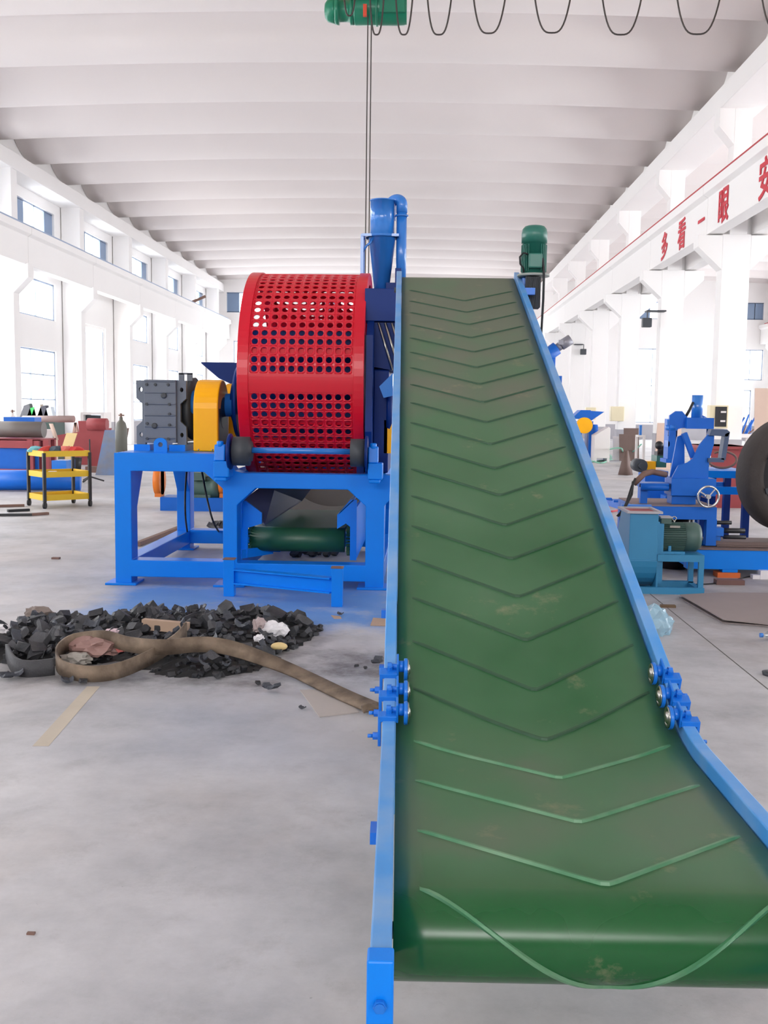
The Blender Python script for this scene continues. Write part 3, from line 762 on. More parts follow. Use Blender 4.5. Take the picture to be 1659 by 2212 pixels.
# yellow coupling guards: arched sheet covers
def guard(x0, x1, yc, w, ztop, mname):
    r = w / 2; zc = ztop - r; out = [(yc - r, ZT + .005)] + [(yc + r * cos(t), zc + r * sin(t)) for t in [pi - pi * k / 16 for k in range(17)]] + [(yc + r, ZT + .005)]
    m = MB(); m.prism([(x0, a, b) for a, b in out], (x1 - x0, 0, 0))
    o = m.build('coupling_guard', YEL, SH, bevel=.012); 
    m = MB(); m.cyl((x1 - .002, yc, zc - .04), (x1 + .004, yc, zc - .04), r * .55, 28); m.prism([(x1 - .001, yc - r * .8, ZT + .02), (x1 - .001, yc - r * .8, zc), (x1 - .001, yc + r * .8, zc), (x1 - .001, yc + r * .8, ZT + .02)], (.003, 0, 0)); m.build('guard_opening', BLK2, o, label='dark open side of the guard')
    for yy in (x0 + .05, x1 - .05):
        m = MB(); m.sphere((yy, yc - r - .003, ZT + .022), .008); m.build('guard_rivet', STEEL, o)
guard(-2.125, -1.895, 9.62, .54, 1.855, 'a'); guard(-2.02, -1.86, 10.45, .56, 1.84, 'b')
# hopper plate behind
m = MB(); m.prism([(-2.32, 10.6, 2.05), (-1.7, 10.6, 2.05), (-1.7, 10.6, 1.7), (-2.14, 10.6, 1.90)], (0, .03, 0)); m.prism([(-2.32, 10.6, 2.05), (-1.7, 10.6, 2.05), (-1.7, 11.3, 2.05), (-2.32, 11.3, 2.05)], (0, 0, .012)); m.build('hopper_wing', NAVY, SH)
# cutting chamber inside the drum and side panels at the right
m = MB(); m.box((-1.60, 9.42, 1.12), (-.60, 10.55, 2.34)); m.build('cutting_chamber', NAVY, SH)
m = MB(); m.lathe((-1.86, 9.85, 1.65), (1, 0, 0), [(0, .12), (.02, .2), (.06, .2), (.06, .34), (.10, .36)], 32); m.build('shaft_bearing', NAVY, SH)
# drum: perforated shell
DX0, DX1, DYc, DZc, DR = -1.56, -.62, 10.0, 1.885, .985
m = MB(); pitchx = (DX1 - DX0 - .03) / 11; nrow = 76; solid = set()
for k in range(0, nrow, 19): solid |= {k, (k + 1) % nrow}
# row 0 centre sits slightly below the drum's frontmost line
dth = 2 * pi / nrow; TH0 = radians(-8.5)
ribrows = {(o_ + 19 * k) % nrow for k in range(4) for o_ in (4, 12, 15)}
def dp(x, t, r=DR): return Vector((x, DYc - r * cos(t), DZc + r * sin(t)))
NV = 16
for j in range(nrow):
    t0 = TH0 + j * dth; t1 = t0 + dth; tc_ = (t0 + t1) / 2
    if j in solid:
        v = [m.b.verts.new(p) for p in (dp(DX0, t0), dp(DX1, t0), dp(DX1, t1), dp(DX0, t1))]; m.b.faces.new(v); continue
    for i in range(11):
        x0 = DX0 + .015 + i * pitchx; x1 = x0 + pitchx; xc = (x0 + x1) / 2; a = pitchx / 2; bb = dth / 2; rr = .0275
        ou = []; inn = []
        for k in range(NV):
            q = 2 * pi * k / NV + pi / NV; cx, sy = cos(q), sin(q); mm = max(abs(cx), abs(sy))
            ou.append(m.b.verts.new(dp(xc + a * cx / mm, tc_ + bb * sy / mm))); inn.append(m.b.verts.new(dp(xc + rr * cx, tc_ + rr / DR * sy)))
        for k in range(NV):
            f = m.b.faces.new((ou[k], ou[(k + 1) % NV], inn[(k + 1) % NV], inn[k])); f.smooth = True
        # corner fillers
        for sx_, sy_ in ((1, 1), (-1, 1), (-1, -1), (1, -1)):
            cq = math.atan2(sy_, sx_); k0 = int(((cq % (2 * pi)) - pi / NV) / (2 * pi / NV)) % NV
            cv = m.b.verts.new(dp(xc + a * sx_, tc_ + bb * sy_)); m.b.faces.new((ou[k0], cv, ou[(k0 + 1) % NV]))
    for xa_, xb_ in ((DX0, DX0 + .015), (DX1 - .015, DX1)):
        v = [m.b.verts.new(p) for p in (dp(xa_, t0), dp(xb_, t0), dp(xb_, t1), dp(xa_, t1))]; m.b.faces.new(v)
drum = m.build('screen_drum', RED, SH, label='red perforated drum screen')
sd = drum.modifiers.new('thick', 'SOLIDIFY'); sd.thickness = .012; sd.offset = 0
def drum_ring(x0, x1, ro, ri, nm):
    m = MB(); n = 96; R = []
    for k in range(n):
        t = 2 * pi * k / n; R.append([m.b.verts.new(dp(x, t, r)) for x, r in ((x0, ro), (x1, ro), (x1, ri), (x0, ri))])
    for k in range(n):
        for q in range(4):
            f = m.b.faces.new((R[k][q], R[(k + 1) % n][q], R[(k + 1) % n][(q + 1) % 4], R[k][(q + 1) % 4])); f.smooth = False
    return m.build(nm, RED, drum, bevel=.004)
drum_ring(-1.655, -1.555, 1.01, .90, 'drum_ring'); drum_ring(-.625, -.535, 1.01, .90, 'drum_ring')
for k in range(4):
    t0 = TH0 + (19 * k) * dth
    m = MB(); n = 6; R = []
    for q in range(n + 1): t = t0 + 2 * dth * q / n; R.append([m.b.verts.new(dp(x, t, r)) for x, r in ((DX0 - .0, DR + .012), (DX1, DR + .012), (DX1, DR - .03), (DX0, DR - .03))])
    for q in range(n):
        for w in range(4): m.b.faces.new((R[q][w], R[q + 1][w], R[q + 1][(w + 1) % 4], R[q][(w + 1) % 4]))
    m.b.faces.new(R[0]); m.b.faces.new(R[-1][::-1]); m.build('drum_strip', RED, drum)
for j in ribrows:
    t = TH0 + (j + .5) * dth; m = MB(); c0 = dp(DX0, t, DR - .05); c1 = dp(DX1, t, DR - .05); m.bar(c0, c1, .05, .06, up=(dp(0, t, 1) - dp(0, t, 0))); m.build('drum_rib', RED, drum)
# carrying rollers and shafts
for yy in (8.72, 11.15):
    m = MB(); m.cyl((-1.62, yy, 1.235), (-.50, yy, 1.235), .026, 20); sh = m.build('roller_shaft', CYBLUE, SH)
    for x0, x1, r in ((-1.63, -1.49, .125), (-.62, -.50, .12)):
        m = MB(); m.lathe((x0, yy, 1.225), (1, 0, 0), [(0, .03), (0, r), (x1 - x0, r), (x1 - x0, .09), (x1 - x0 + .02, .085), (x1 - x0 + .02, .03)], 32); m.build('carrying_roller', DGREY, SH)
    for xx_, r_ in ((-1.67, .155), (-.495, .15)):
        m = MB(); m.lathe((xx_, yy, 1.22), (1, 0, 0), [(0, .06), (0, r_), (.02, r_), (.02, .06)], 32); m.build('roller_flange', NAVY, SH)
for x0, x1 in ((-1.795, -1.66), (-.47, -.345)):
    for yy in (8.74, 11.2):
        m = MB(); xm = (x0 + x1) / 2
        m.box((x0, yy - .09, 1.0), (x1, yy + .12, 1.14)); m.prism([(x0, yy - .07, 1.14), (x0, yy + .1, 1.14), (x0, yy + .06, 1.28), (x0, yy - .04, 1.28)], (x1 - x0 - .04, 0, 0))
        m.box((x0 + .01, yy - .1, .97), (x1 - .02, yy + .1, 1.0)); m.cyl((xm - .02, yy - .02, 1.26), (xm - .02, yy - .02, 1.31), .03, 14)
        m.build('pillow_block', BLUE, SH, bevel=.01)
# right hand side plates and bearing
m = MB(); m.box((-.60, 9.2, 1.02), (-.535, 10.9, 1.25)); m.prism([(-.52, 9.15, 1.0), (-.52, 9.05, 1.4), (-.52, 9.1, 2.25), (-.52, 9.3, 2.42), (-.52, 10.7, 2.42), (-.52, 10.9, 2.2), (-.52, 10.9, 1.0)], (.06, 0, 0)); m.build('side_plate', NAVY, SH)
m = MB(); m.prism([(-.46, 9.30, 1.02), (-.46, 9.30, 1.95), (-.46, 9.45, 2.0), (-.46, 10.7, 2.0), (-.46, 10.7, 1.02)], (.14, 0, 0)); m.build('end_housing', NAVY, SH, bevel=.01)
m = MB(); m.lathe((-.34, 9.5, 1.60), (1, 0, 0), [(0, .26), (.03, .27), (.05, .24), (.12, .18), (.13, .14), (.2, .14)], 36)
for k in range(8): t = 2 * pi * k / 8; m.cyl((-.31, 9.5 + .22 * cos(t), 1.6 + .22 * sin(t)), (-.28, 9.5 + .22 * cos(t), 1.6 + .22 * sin(t)), .018, 6)
m.build('end_bearing', NAVY, SH)
m = MB(); m.box((-.545, 9.25, 2.385), (-.22, 10.3, 2.675)); m.build('feed_box', NAVY, SH, bevel=.006)
m = MB(); m.prism([(-.46, 9.3, 2.38), (-.46, 9.3, 1.98), (-.22, 9.3, 1.94), (-.22, 9.3, 2.38)], (0, .9, 0)); m.build('feed_chute', NAVY, SH)
for k in range(3):
    m = MB(); a = Vector((-.42 + .06 * k, 9.25, 2.37)); m.cyl(a, a + Vector((.13, -.02, -.42)), .012, 10); m.build('ram_rod', STEEL, SH, label='polished steel rod')
m = MB(); m.prism([(-.40, 9.1, 1.80), (-.28, 9.1, 1.92), (-.28, 9.1, 1.72), (-.36, 9.1, 1.70)], (0, .1, 0)); m.build('bracket', CYBLUE, SH)
m = MB(); m.box((-.36, 9.3, 1.2), (-.28, 9.8, 1.5)); m.build('motor_guard', YEL, SH)

# cyclone and blow pipe
cy = thing('dust_cyclone', 'blue cone cyclone with a tall curved pipe standing above the red drum', 'dust cyclone', Vector((-.43, 10.45, 2.67)))
q = 10.45 / 10.0
ccx, ccy = -.448, 10.45
m = MB(); m.lathe((ccx, ccy, 2.69), (0, 0, 1), [(0, .075), (.12, .075), (.12, .078), (.62, .135), (.62, .165), (.645, .165), (.645, .122), (.98, .122), (.98, .128), (.99, .128), (.99, 0)], 40)
m.build('cyclone_body', CYBLUE, cy)
m = MB(); m.lathe((ccx, ccy, 2.76), (0, 0, 1), [(0, .08), (0, .12), (.02, .12), (.02, .08)], 24); m.build('collar', CYBLUE, cy)
px_ = -.255
m = MB(); m.cyl((px_, ccy, 2.75), (px_, ccy, 3.60), .052, 24); m.lathe((px_, ccy, 3.52), (0, 0, 1), [(0, .053), (0, .068), (.015, .068), (.015, .053)], 24)
arc = [(px_, ccy, 3.58)] + [(px_ - .075 + .075 * cos(t), ccy, 3.60 + .075 * sin(t)) for t in [0, .4, .8, 1.2, 1.57]] + [(px_ - .09, ccy, 3.67)]
m.tube([(px_, ccy, 3.56)] + [(px_ - .06 + .06 * cos(t), ccy + .05 - .05 * cos(t), 3.64 + .055 * sin(t)) for t in [pi * k / 16 for k in range(17)]] + [(px_ - .12, ccy + .1, 3.50)], .056, 20)
m.build('blow_pipe', CYBLUE, cy)
m = MB(); m.box((ccx - .20, ccy - .13, 3.31), (ccx + .17, ccy + .13, 3.335)); m.bar((ccx - .195, ccy - .1, 2.68), (ccx - .195, ccy - .1, 3.33), .03, .03, up=(0, 1, 0)); m.bar((ccx - .195, ccy + .1, 2.68), (ccx - .195, ccy + .1, 3.33), .03, .03, up=(0, 1, 0))
m.tube([(ccx - .19, ccy - .1, 3.16), (ccx - .15, ccy - .1, 3.22), (ccx - .11, ccy - .1, 3.25), (ccx - .09, ccy - .09, 3.3)], .012, 8); m.build('cyclone_stand', CYBLUE, cy)
m = MB(); m.box((-.40, ccy - .1, 2.675), (-.24, ccy + .15, 2.86)); m.box((-.31, ccy - .12, 2.86), (-.25, ccy + .1, 3.0)); m.build('cyclone_outlet', NAVY, cy)

# discharge conveyor under the shredder
dc = thing('discharge_conveyor', 'small green belt roller conveyor in blue brackets beneath the shredder', 'conveyor', Vector((-1.15, 9.6, 0)))
m = MB(); yc = 9.45; zc = .375; m.cyl((-1.60, yc, zc), (-.72, yc, zc), .115, 32); m.box((-1.60, yc, zc + .09), (-.72, 11.1, zc + .115)); m.build('belt', mat('dusty_green_belt', (32, 84, 60), .4, var=.3, scale=3), dc)
for xx in (-1.615, -.70):
    m = MB()
    for k in range(24):
        t = 2 * pi * k / 24; c_ = Vector((xx, yc, zc))
        m.prism([c_ + Vector((0, cos(t - .1) * .11, sin(t - .1) * .11)), c_ + Vector((0, cos(t) * .145, sin(t) * .145)), c_ + Vector((0, cos(t + .1) * .11, sin(t + .1) * .11))], (.03, 0, 0))
    m.build('toothed_edge', mat('dark_green_rubber', (28, 74, 56), .6), dc)
m = MB(); m.prism([(-.66, 9.28, .21), (-.60, 9.28, .21), (-.60, 9.28, .77), (-.66, 9.28, .77), (-.78, 9.28, .62), (-.78, 9.28, .50), (-.70, 9.28, .55), (-.66, 9.28, .52)], (0, .02, 0)); m.box((-.62, 9.3, .22), (-.60, 11.0, .70)); m.prism([(-.78, 9.28, .62), (-.62, 9.28, .775), (-.62, 11.0, .775), (-.78, 11.0, .62)], (0, 0, .01)); m.build('side_bracket', BLUE, dc)
m = MB(); m.prism([(-1.70, 9.24, .72), (-1.62, 9.24, .75), (-1.47, 9.24, .64), (-1.47, 9.24, .54), (-1.60, 9.24, .50), (-1.60, 9.24, .22), (-1.66, 9.24, .22), (-1.70, 9.24, .5)], (0, .03, 0)); m.build('side_bracket', BLUE, dc)
m = MB(); m.prism([(-1.68, 9.3, .72), (-1.45, 9.3, .52), (-1.30, 10.9, .60), (-1.05, 10.9, .93), (-1.45, 10.2, .93)], (.0, .0, .012)); m.build('chute_plate', mat('dusty_blue_grey_plate', (62, 72, 105), .5, var=.15), dc)
m = MB(); m.bar((-1.66, 9.2, .26), (-1.42, 9.55, .26), .03, .08); m.cyl((-1.66, 9.35, .38), (-1.60, 9.35, .38), .04, 14); m.build('take_up_arm', BLUE, dc)
# dark tyre standing behind
m = MB()
def tyre(m, c, ax, R, w, r_in, n=64):
    m.lathe(Vector(c) - Vector(ax).normalized() * (w / 2), ax, [(0.02, r_in), (0, r_in + .02), (0, R - .10), (.03, R - .03), (.06, R), (w - .06, R), (w - .03, R - .03), (w, R - .10), (w, r_in + .02), (w - .02, r_in), (w - .05, r_in + .01), (w * .5, r_in + .1), (.05, r_in + .01), (0.02, r_in)], n, cap=False)
tyre(m, (-1.1, 12.9, .62), (0, -.62, .78), .98, .32, .52); m.cyl((-1.1, 12.92, .60), (-1.1, 12.9, .62), .6, 32); o = m.build('tyre', mat('dusty_tyre', (92, 90, 86), .85, var=.15)); tag(o, 'dusty dark lorry tyre standing behind the green discharge roller', 'tyre')

# loose frame in front: I-beam between two stub posts
st = thing('beam_stand', 'blue H-shaped stand of one I-beam between two short posts before the shredder', 'stand', Vector((-1.16, 8.4, 0)))
p1 = Vector((-1.63, 8.52, 0)); p2 = Vector((-.68, 8.16, 0))
for p in (p1, p2):
    m = MB(); m.box((p.x - .045, p.y - .045, 0), (p.x + .045, p.y + .045, .315)); pp = m.build('post', BLUE, st, bevel=.004)
    m = MB(); m.box((p.x - .05, p.y - .05, .315), (p.x + .05, p.y + .05, .323)); m.build('post_top', RUST, pp)
m = MB(); a = p1 + Vector((.045, 0, .17)); b = p2 + Vector((-.045, 0, .17))
m.bar(a, b, .012, .11); m.bar(a + Vector((0, 0, .058)), b + Vector((0, 0, .058)), .09, .012); m.bar(a - Vector((0, 0, .058)), b - Vector((0, 0, .058)), .09, .012); m.build('i_beam', BLUE, st)

# ================================================================== BLOWER
bl = thing('blower_fan', 'pale blue centrifugal blower with a grey-green motor on a low frame', 'blower', Vector((2.15, 9.1, 0)))
m = MB(); bx0, bx1 = 1.835, 2.085
out = [(9.02, .72)] + [(9.02, .30)] + [(9.30 - .30 * cos(t) * 1.0, .33 + .30 * sin(t)) for t in [-.1 - 2.9 * k / 14 for k in range(15)]] + [(9.60, .45), (9.42, .72)]
m.prism([(bx0, a, b) for a, b in out], (bx1 - bx0, 0, 0)); vol = m.build('volute', TEAL, bl, bevel=.006)
m = MB()
for (a, b, c_, d) in ((bx0 - .03, 8.99, bx1 + .03, 9.02), (bx0 - .03, 9.42, bx1 + .03, 9.45), (bx0 - .03, 9.02, bx0, 9.42), (bx1, 9.02, bx1 + .03, 9.42)): m.box((a, b, .715), (c_, d, .735))
m.build('outlet_flange', DADO, bl)
m = MB(); m.box((bx0 + .005, 9.03, .71), (bx1 - .005, 9.41, .722)); m.build('outlet_mouth', DRED, bl, label='dark red inside of the outlet')
m = MB(); m.box((bx1, 9.03, .03), (bx1 + .015, 9.6, .64)); m.box((bx1 + .015, 9.06, .09), (bx1 + .06, 9.5, .62)); m.build('back_plate', TEAL, bl)
m = MB()
m.box((2.09, 9.02, .29), (2.50, 9.06, .35)); m.box((2.09, 9.36, .29), (2.50, 9.40, .35)); m.box((2.46, 9.06, .29), (2.50, 9.36, .35))
m.box((2.455, 9.02, .05), (2.50, 9.06, .29)); m.box((2.455, 9.36, .05), (2.50, 9.40, .29)); m.box((1.90, 9.0, 0), (2.505, 9.05, .06)); m.box((1.90, 9.36, 0), (2.505, 9.41, .06)); m.box((1.90, 9.05, 0), (1.95, 9.36, .06)); m.box((2.45, 9.05, 0), (2.505, 9.36, .05))
m.box((2.09, 9.06, .335), (2.46, 9.36, .349)); m.build('base_frame', TEAL, bl)
m = MB(); mc = Vector((2.10, 9.21, .492))
m.lathe(mc, (1, 0, 0), [(0, .06), (0, .118), (.255, .118), (.255, .132), (.36, .132), (.395, .11), (.405, .07), (.405, 0)], 36)
for k in range(40):
    t = 2 * pi * k / 40; r1 = .116; d_ = Vector((0, cos(t), sin(t))); e_ = Vector((0, -sin(t), cos(t)))
    p = mc + Vector((.03, 0, 0)) + d_ * r1; m.prism([p - e_ * .002, p + e_ * .002, p + e_ * .002 + d_ * .014, p - e_ * .002 + d_ * .014], (.22, 0, 0))
mo = m.build('motor', MGREEN2, bl, label='grey-green finned motor')
m = MB(); m.box((2.13, 9.12, .61), (2.225, 9.24, .665)); m.build('terminal_box', MGREEN2, mo, bevel=.006)
m = MB(); m.box((2.125, 9.115, .665), (2.23, 9.245, .678)); m.build('terminal_lid', DADO, mo)
m = MB(); m.tube([(2.265 + .018 * cos(t), 9.2, .655 + .018 * sin(t)) for t in [2 * pi * k / 16 for k in range(16)]], .005, 8, closed=True); m.cyl((2.265, 9.2, .61), (2.265, 9.2, .64), .008, 10); m.build('lifting_eye', STEEL, mo)
m = MB(); m.box((2.20, 9.075, .585), (2.29, 9.08, .605)); m.build('name_plate', STEEL, mo)
m = MB(); m.box((2.11, 9.07, .35), (2.34, 9.34, .372)); m.box((2.20, 9.1, .37), (2.225, 9.3, .42)); m.build('motor_feet', TEAL, mo)

# ================================================================== HOIST, FESTOON AND CRANE BRIDGE
HY = 15.0
br = thing('crane_bridge', 'overhead travelling crane girder spanning the hall above the view', 'crane', Vector((-2.7, HY + .2, 7.9)))
m = MB(); m.box((-11.6, HY, 7.95), (6.3, HY + .35, 8.02)); m.box((-11.6, HY + .15, 8.02), (6.3, HY + .2, 8.6)); m.box((-11.6, HY, 8.6), (6.3, HY + .35, 8.67)); m.build('girder', YEL2, br)
for x in (-11.6, 6.2):
    m = MB(); m.box((x - .1, HY - 1.2, 7.25), (x + .25, HY + 1.6, 7.6)); m.box((x, HY, 7.6), (x + .2, HY + .35, 7.95))
    for yy in (HY - 1.0, HY + 1.4): m.cyl((x + .02, yy, 7.1), (x + .12, yy, 7.1), .16, 20)
    m.build('end_carriage', YEL2, br)
ho = thing('electric_hoist', 'green electric rope hoist at the top edge of the photo', 'hoist', Vector((-.95, HY + .2, 7.0)))
hz = 7.27
m = MB(); m.lathe((-1.52, HY + .2, hz), (1, 0, 0), [(0, .03), (.01, .10), (.05, .15), (.13, .17), (.15, .17)], 32); m.lathe((-1.37, HY + .2, hz), (1, 0, 0), [(0, .18), (.06, .19), (.06, .15), (.22, .15), (.22, .19), (.27, .19)], 32); hm = m.build('motor', HGREEN, ho)
m = MB(); m.lathe((-1.10, HY + .2, hz + .02), (1, 0, 0), [(0, .2), (.03, .215), (.72, .215), (.75, .205), (.76, .205)], 36); m.lathe((-.78, HY + .2, hz + .02), (1, 0, 0), [(0, .2), (0, .228), (.03, .228), (.03, .2)], 36); m.build('rope_drum', HGREEN, ho)
m = MB(); m.box((-.72, HY - .03, hz - .1), (-.36, HY, hz + .24)); m.build('control_box', HGREEN, ho, bevel=.01)
m = MB(); m.box((-1.15, HY - .04, hz + .08), (-.72, HY + .0, hz + .16)); m.box((-.95, HY - .05, hz - .16), (-.90, HY, hz + .0)); m.build('rope_guide', mat('hoist_red_paint', (215, 70, 40), .5), ho)
m = MB(); m.box((-1.0, HY + .1, hz + .2), (-.6, HY + .3, 7.95)); m.build('trolley', BLK2, ho)
for dx, dz_ in ((-.885, 0), (-.835, 0)):
    m = MB(); m.cyl((dx, HY + .02, 7.15), (dx - .0, HY + .02, 2.2), .0085, 8); m.build('hoist_rope', ROPE, ho, label='thin steel hoist rope')
m = MB(); m.box((-.93, HY - .05, 1.9), (-.79, HY + .09, 2.2)); m.tube([(-.86, HY + .02, 1.9), (-.86, HY + .02, 1.78), (-.93, HY + .02, 1.7), (-.86, HY + .02, 1.62), (-.79, HY + .02, 1.68)], .025, 10); m.build('hook_block', YEL2, ho)
def loopx(px): return at(px, 10, HY - .25).x
m = MB(); pts = []
loops = [(738, 772, 34), (795, 833, 75), (850, 896, 75), (916, 982, 75), (1013, 1101, 72), (1144, 1243, 71), (1289, 1397, 75), (1449, 1568, 74), (1630, 1770, 76)]
prevx = None
for a, b, bot in loops:
    xa, xb = loopx(a), loopx(b); zb = at((a + b) / 2, bot, HY - .25).z; ztp = 7.86
    for k in range(25):
        u = k / 24; w = 2 * u - 1
        pts.append(Vector((xa + (xb - xa) * (.5 + .5 * (abs(w) ** .8) * (1 if w > 0 else -1)), HY - .25, zb + (ztp - zb) * abs(w) ** 2.6)))
m.tube(pts, .012, 8); o = m.build('festoon_cable', ROPE); tag(o, 'dark festoon cable hanging in loops beneath the ceiling, right of the hoist', 'cable')
o['label'] = 'dark festoon cable hanging in a row of loops right of the hoist'
m = MB(); m.cyl((-11.4, HY - .25, 7.9), (6.2, HY - .25, 7.9), .01, 8); m.build('festoon_wire', ROPE, br)

# ================================================================== HEAP OF SHREDDED TYRE
rnd = random.Random(7)
def chip_mesh(k):
    m = MB(); R_ = random.Random(100 + k)
    kind = k % 4
    L = .022 + .032 * R_.random()
    if kind == 3:     # bent tread strip
        n = 6; Rr = []; w = .018 + .02 * R_.random(); bend = .8 + R_.random()
        for i in range(n + 1):
            t = bend * (i / n - .5); c_ = Vector((sin(t) * L * 1.7, 0, -cos(t) * L * 1.7 + L * 1.7))
            Rr.append([m.b.verts.new(c_ + Vector((0, sy * w * (1 + .2 * R_.uniform(-1, 1)), sz * .008))) for sy, sz in ((-1, -1), (1, -1), (1, 1), (-1, 1))])
        for i in range(n):
            for q in range(4): m.b.faces.new((Rr[i][q], Rr[i + 1][q], Rr[i + 1][(q + 1) % 4], Rr[i][(q + 1) % 4]))
        m.b.faces.new(Rr[0]); m.b.faces.new(Rr[-1][::-1])
    else:
        h = L * (.35 + .35 * R_.random()); w = L * (.6 + .5 * R_.random())
        P_ = []
        for sz in (-1, 1):
            for sx, sy in ((-1, -1), (.2, -1.15), (1, -.7), (1.1, .6), (0, 1), (-1, .7)):
                P_.append(Vector((sx * L * R_.uniform(.7, 1.15), sy * w * R_.uniform(.7, 1.15), sz * h * R_.uniform(.4, 1.1))))
        v = [m.b.verts.new(p) for p in P_]
        m.b.faces.new(v[:6][::-1]); m.b.faces.new(v[6:])
        for i in range(6): m.b.faces.new((v[i], v[(i + 1) % 6], v[6 + (i + 1) % 6], v[6 + i]))
        if kind == 1: bmesh.ops.subdivide_edges(m.b, edges=m.b.edges, cuts=1); 
    for v in m.b.verts: v.co += Vector((R_.uniform(-1, 1), R_.uniform(-1, 1), R_.uniform(-1, 1))) * .003
    bmesh.ops.recalc_face_normals(m.b, faces=m.b.faces)
    me = bpy.data.meshes.new('rubber_chip'); m.b.to_mesh(me); m.b.free(); me.materials.append((CHIP, CHIP2, CHIP, CHIP3)[k % 4]); return me
chips = [chip_mesh(k) for k in range(14)]
def heap_h(x, y):
    # two lobes of the heap
    def lobe(cx, cy, rx, ry, h):
        d = ((x - cx) / rx) ** 2 + ((y - cy) / ry) ** 2; return h * max(0, 1 - d)
    return max(lobe(-1.75, 6.95, 1.0, .75, .12), lobe(-2.35, 6.75, .75, .7, .10), lobe(-1.35, 6.35, .45, .5, .09), lobe(-1.35, 7.2, .65, .5, .10), lobe(-2.75, 6.6, .6, .45, .09))
base = bpy.data.objects.new('rubber_chip', chips[0]); 
n = 0; tries = 0; first = None
GL = 'shredded rubber chunks in the heap'; LL = 'jagged black chunk of shredded tyre rubber in the heap on the floor'
spots = []
while n < 296 and tries < 9000:
    tries += 1
    x = rnd.uniform(-3.35, -.75); y = rnd.uniform(5.75, 7.85)
    h = heap_h(x, y)
    if h <= .004: continue
    if h < .03 and rnd.random() < .35: continue
    spots.append((x, y, h)); n += 1
for i, (x, y, h) in enumerate(spots):
    if first is None: o = base; first = o
    else: o = first.copy()
    COL.objects.link(o); o.data = chips[i % 14]
    o.location = (x, y, .022 + h * rnd.uniform(.85, 1.1)); o.rotation_euler = (rnd.uniform(-.9, .9), rnd.uniform(-.9, .9), rnd.uniform(0, 6.28)); s_ = rnd.uniform(.55, 1.2); o.scale = (s_, s_, s_ * rnd.uniform(.8, 1.3))
    tag(o, LL, 'rubber chunk', GL)
# the fine crumb and smaller shreds that fill the heap
m = MB(); R_ = random.Random(5)
for i in range(1500):
    x = R_.uniform(-3.4, -.7); y = R_.uniform(5.7, 7.9); h = heap_h(x, y)
    if h <= 0: continue
    c_ = Vector((x, y, h * R_.uniform(.2, .95) + .008)); s_ = R_.uniform(.008, .024)
    Mx = Matrix.Translation(c_) @ Matrix.Rotation(R_.uniform(0, 6), 4, 'Z') @ Matrix.Rotation(R_.uniform(-1, 1), 4, 'X')
    m.box((-s_, -s_ * .7, -s_ * .5), (s_, s_ * .7, s_ * .5), Mx)
o = m.build('rubber_crumb', CHIP); tag(o, 'fine black rubber crumb and small shreds filling the heap', 'rubber crumb', kind='stuff')
m = MB(); nx_, ny_ = 60, 44; G = []
for i in range(nx_ + 1):
    row = []
    for j in range(ny_ + 1):
        x = -3.4 + 2.7 * i / nx_; y = 5.7 + 2.2 * j / ny_; h = heap_h(x, y); row.append(m.b.verts.new((x, y, h * .75 + (R_.uniform(-.008, .012) if h > 0 else 0) - .004)))
    G.append(row)
for i in range(nx_):
    for j in range(ny_):
        if heap_h(-3.4 + 2.7 * (i + .5) / nx_, 5.7 + 2.2 * (j + .5) / ny_) > 0: m.b.faces.new((G[i][j], G[i + 1][j], G[i + 1][j + 1], G[i][j + 1]))
bmesh.ops.delete(m.b, geom=[v for v in m.b.verts if not v.link_faces], context='VERTS')
o = m.build('rubber_dust', BLK); tag(o, 'black rubber dust packed beneath the chunks of the heap', 'rubber dust', kind='stuff')
# single chunks lying apart
for (px, py, txt, s_) in ((587, 1495, 'lone rubber chunk lying nearest the camera, right of the heap', 1.3), (558, 1480, 'small rubber chunk just above-left of the nearest lone chunk', .8), (470, 1466, 'blocky rubber chunk at the lower edge of the heap below the strip', 1.3),
                        (35, 1467, 'blocky rubber chunk at the far left of the photo', 1.4), (600, 1414, 'rubber chunk just below the cream foam lump', 1.1), (145, 1478, 'flat rubber chunk lying below the strip loop, left one', 1.1), (178, 1480, 'flat rubber chunk lying below the strip loop, right one', 1.2),
                        (670, 1353, 'dark rubber scrap on the blue overspray, left one', 1.1), (692, 1357, 'dark rubber scrap on the blue overspray, right one', .9), (15, 1470, 'dark rubber scrap cut by the left edge of the photo', 1.2),
                        (815, 1437, 'rubber scrap beside the conveyor rail, above the others', 1.2), (770, 1443, 'small rubber crumb between heap and conveyor rail', .7), (790, 1446, 'tiny dark crumb near the conveyor rail', .6), (653, 1533, 'tiny dark crumb left of the cardboard sheet', .5), (735, 1330, 'small blue-grey scrap on the blue overspray near the stand', .7)):
    p = fl(px, py); o = first.copy(); COL.objects.link(o); o.data = chips[(px * 7) % 14]; o.location = (p.x, p.y, .02 * s_); o.rotation_euler = (.1, .1, px); o.scale = (s_ * .8,) * 3
    if 'group' in o: del o['group']
    tag(o, txt, 'rubber chunk')
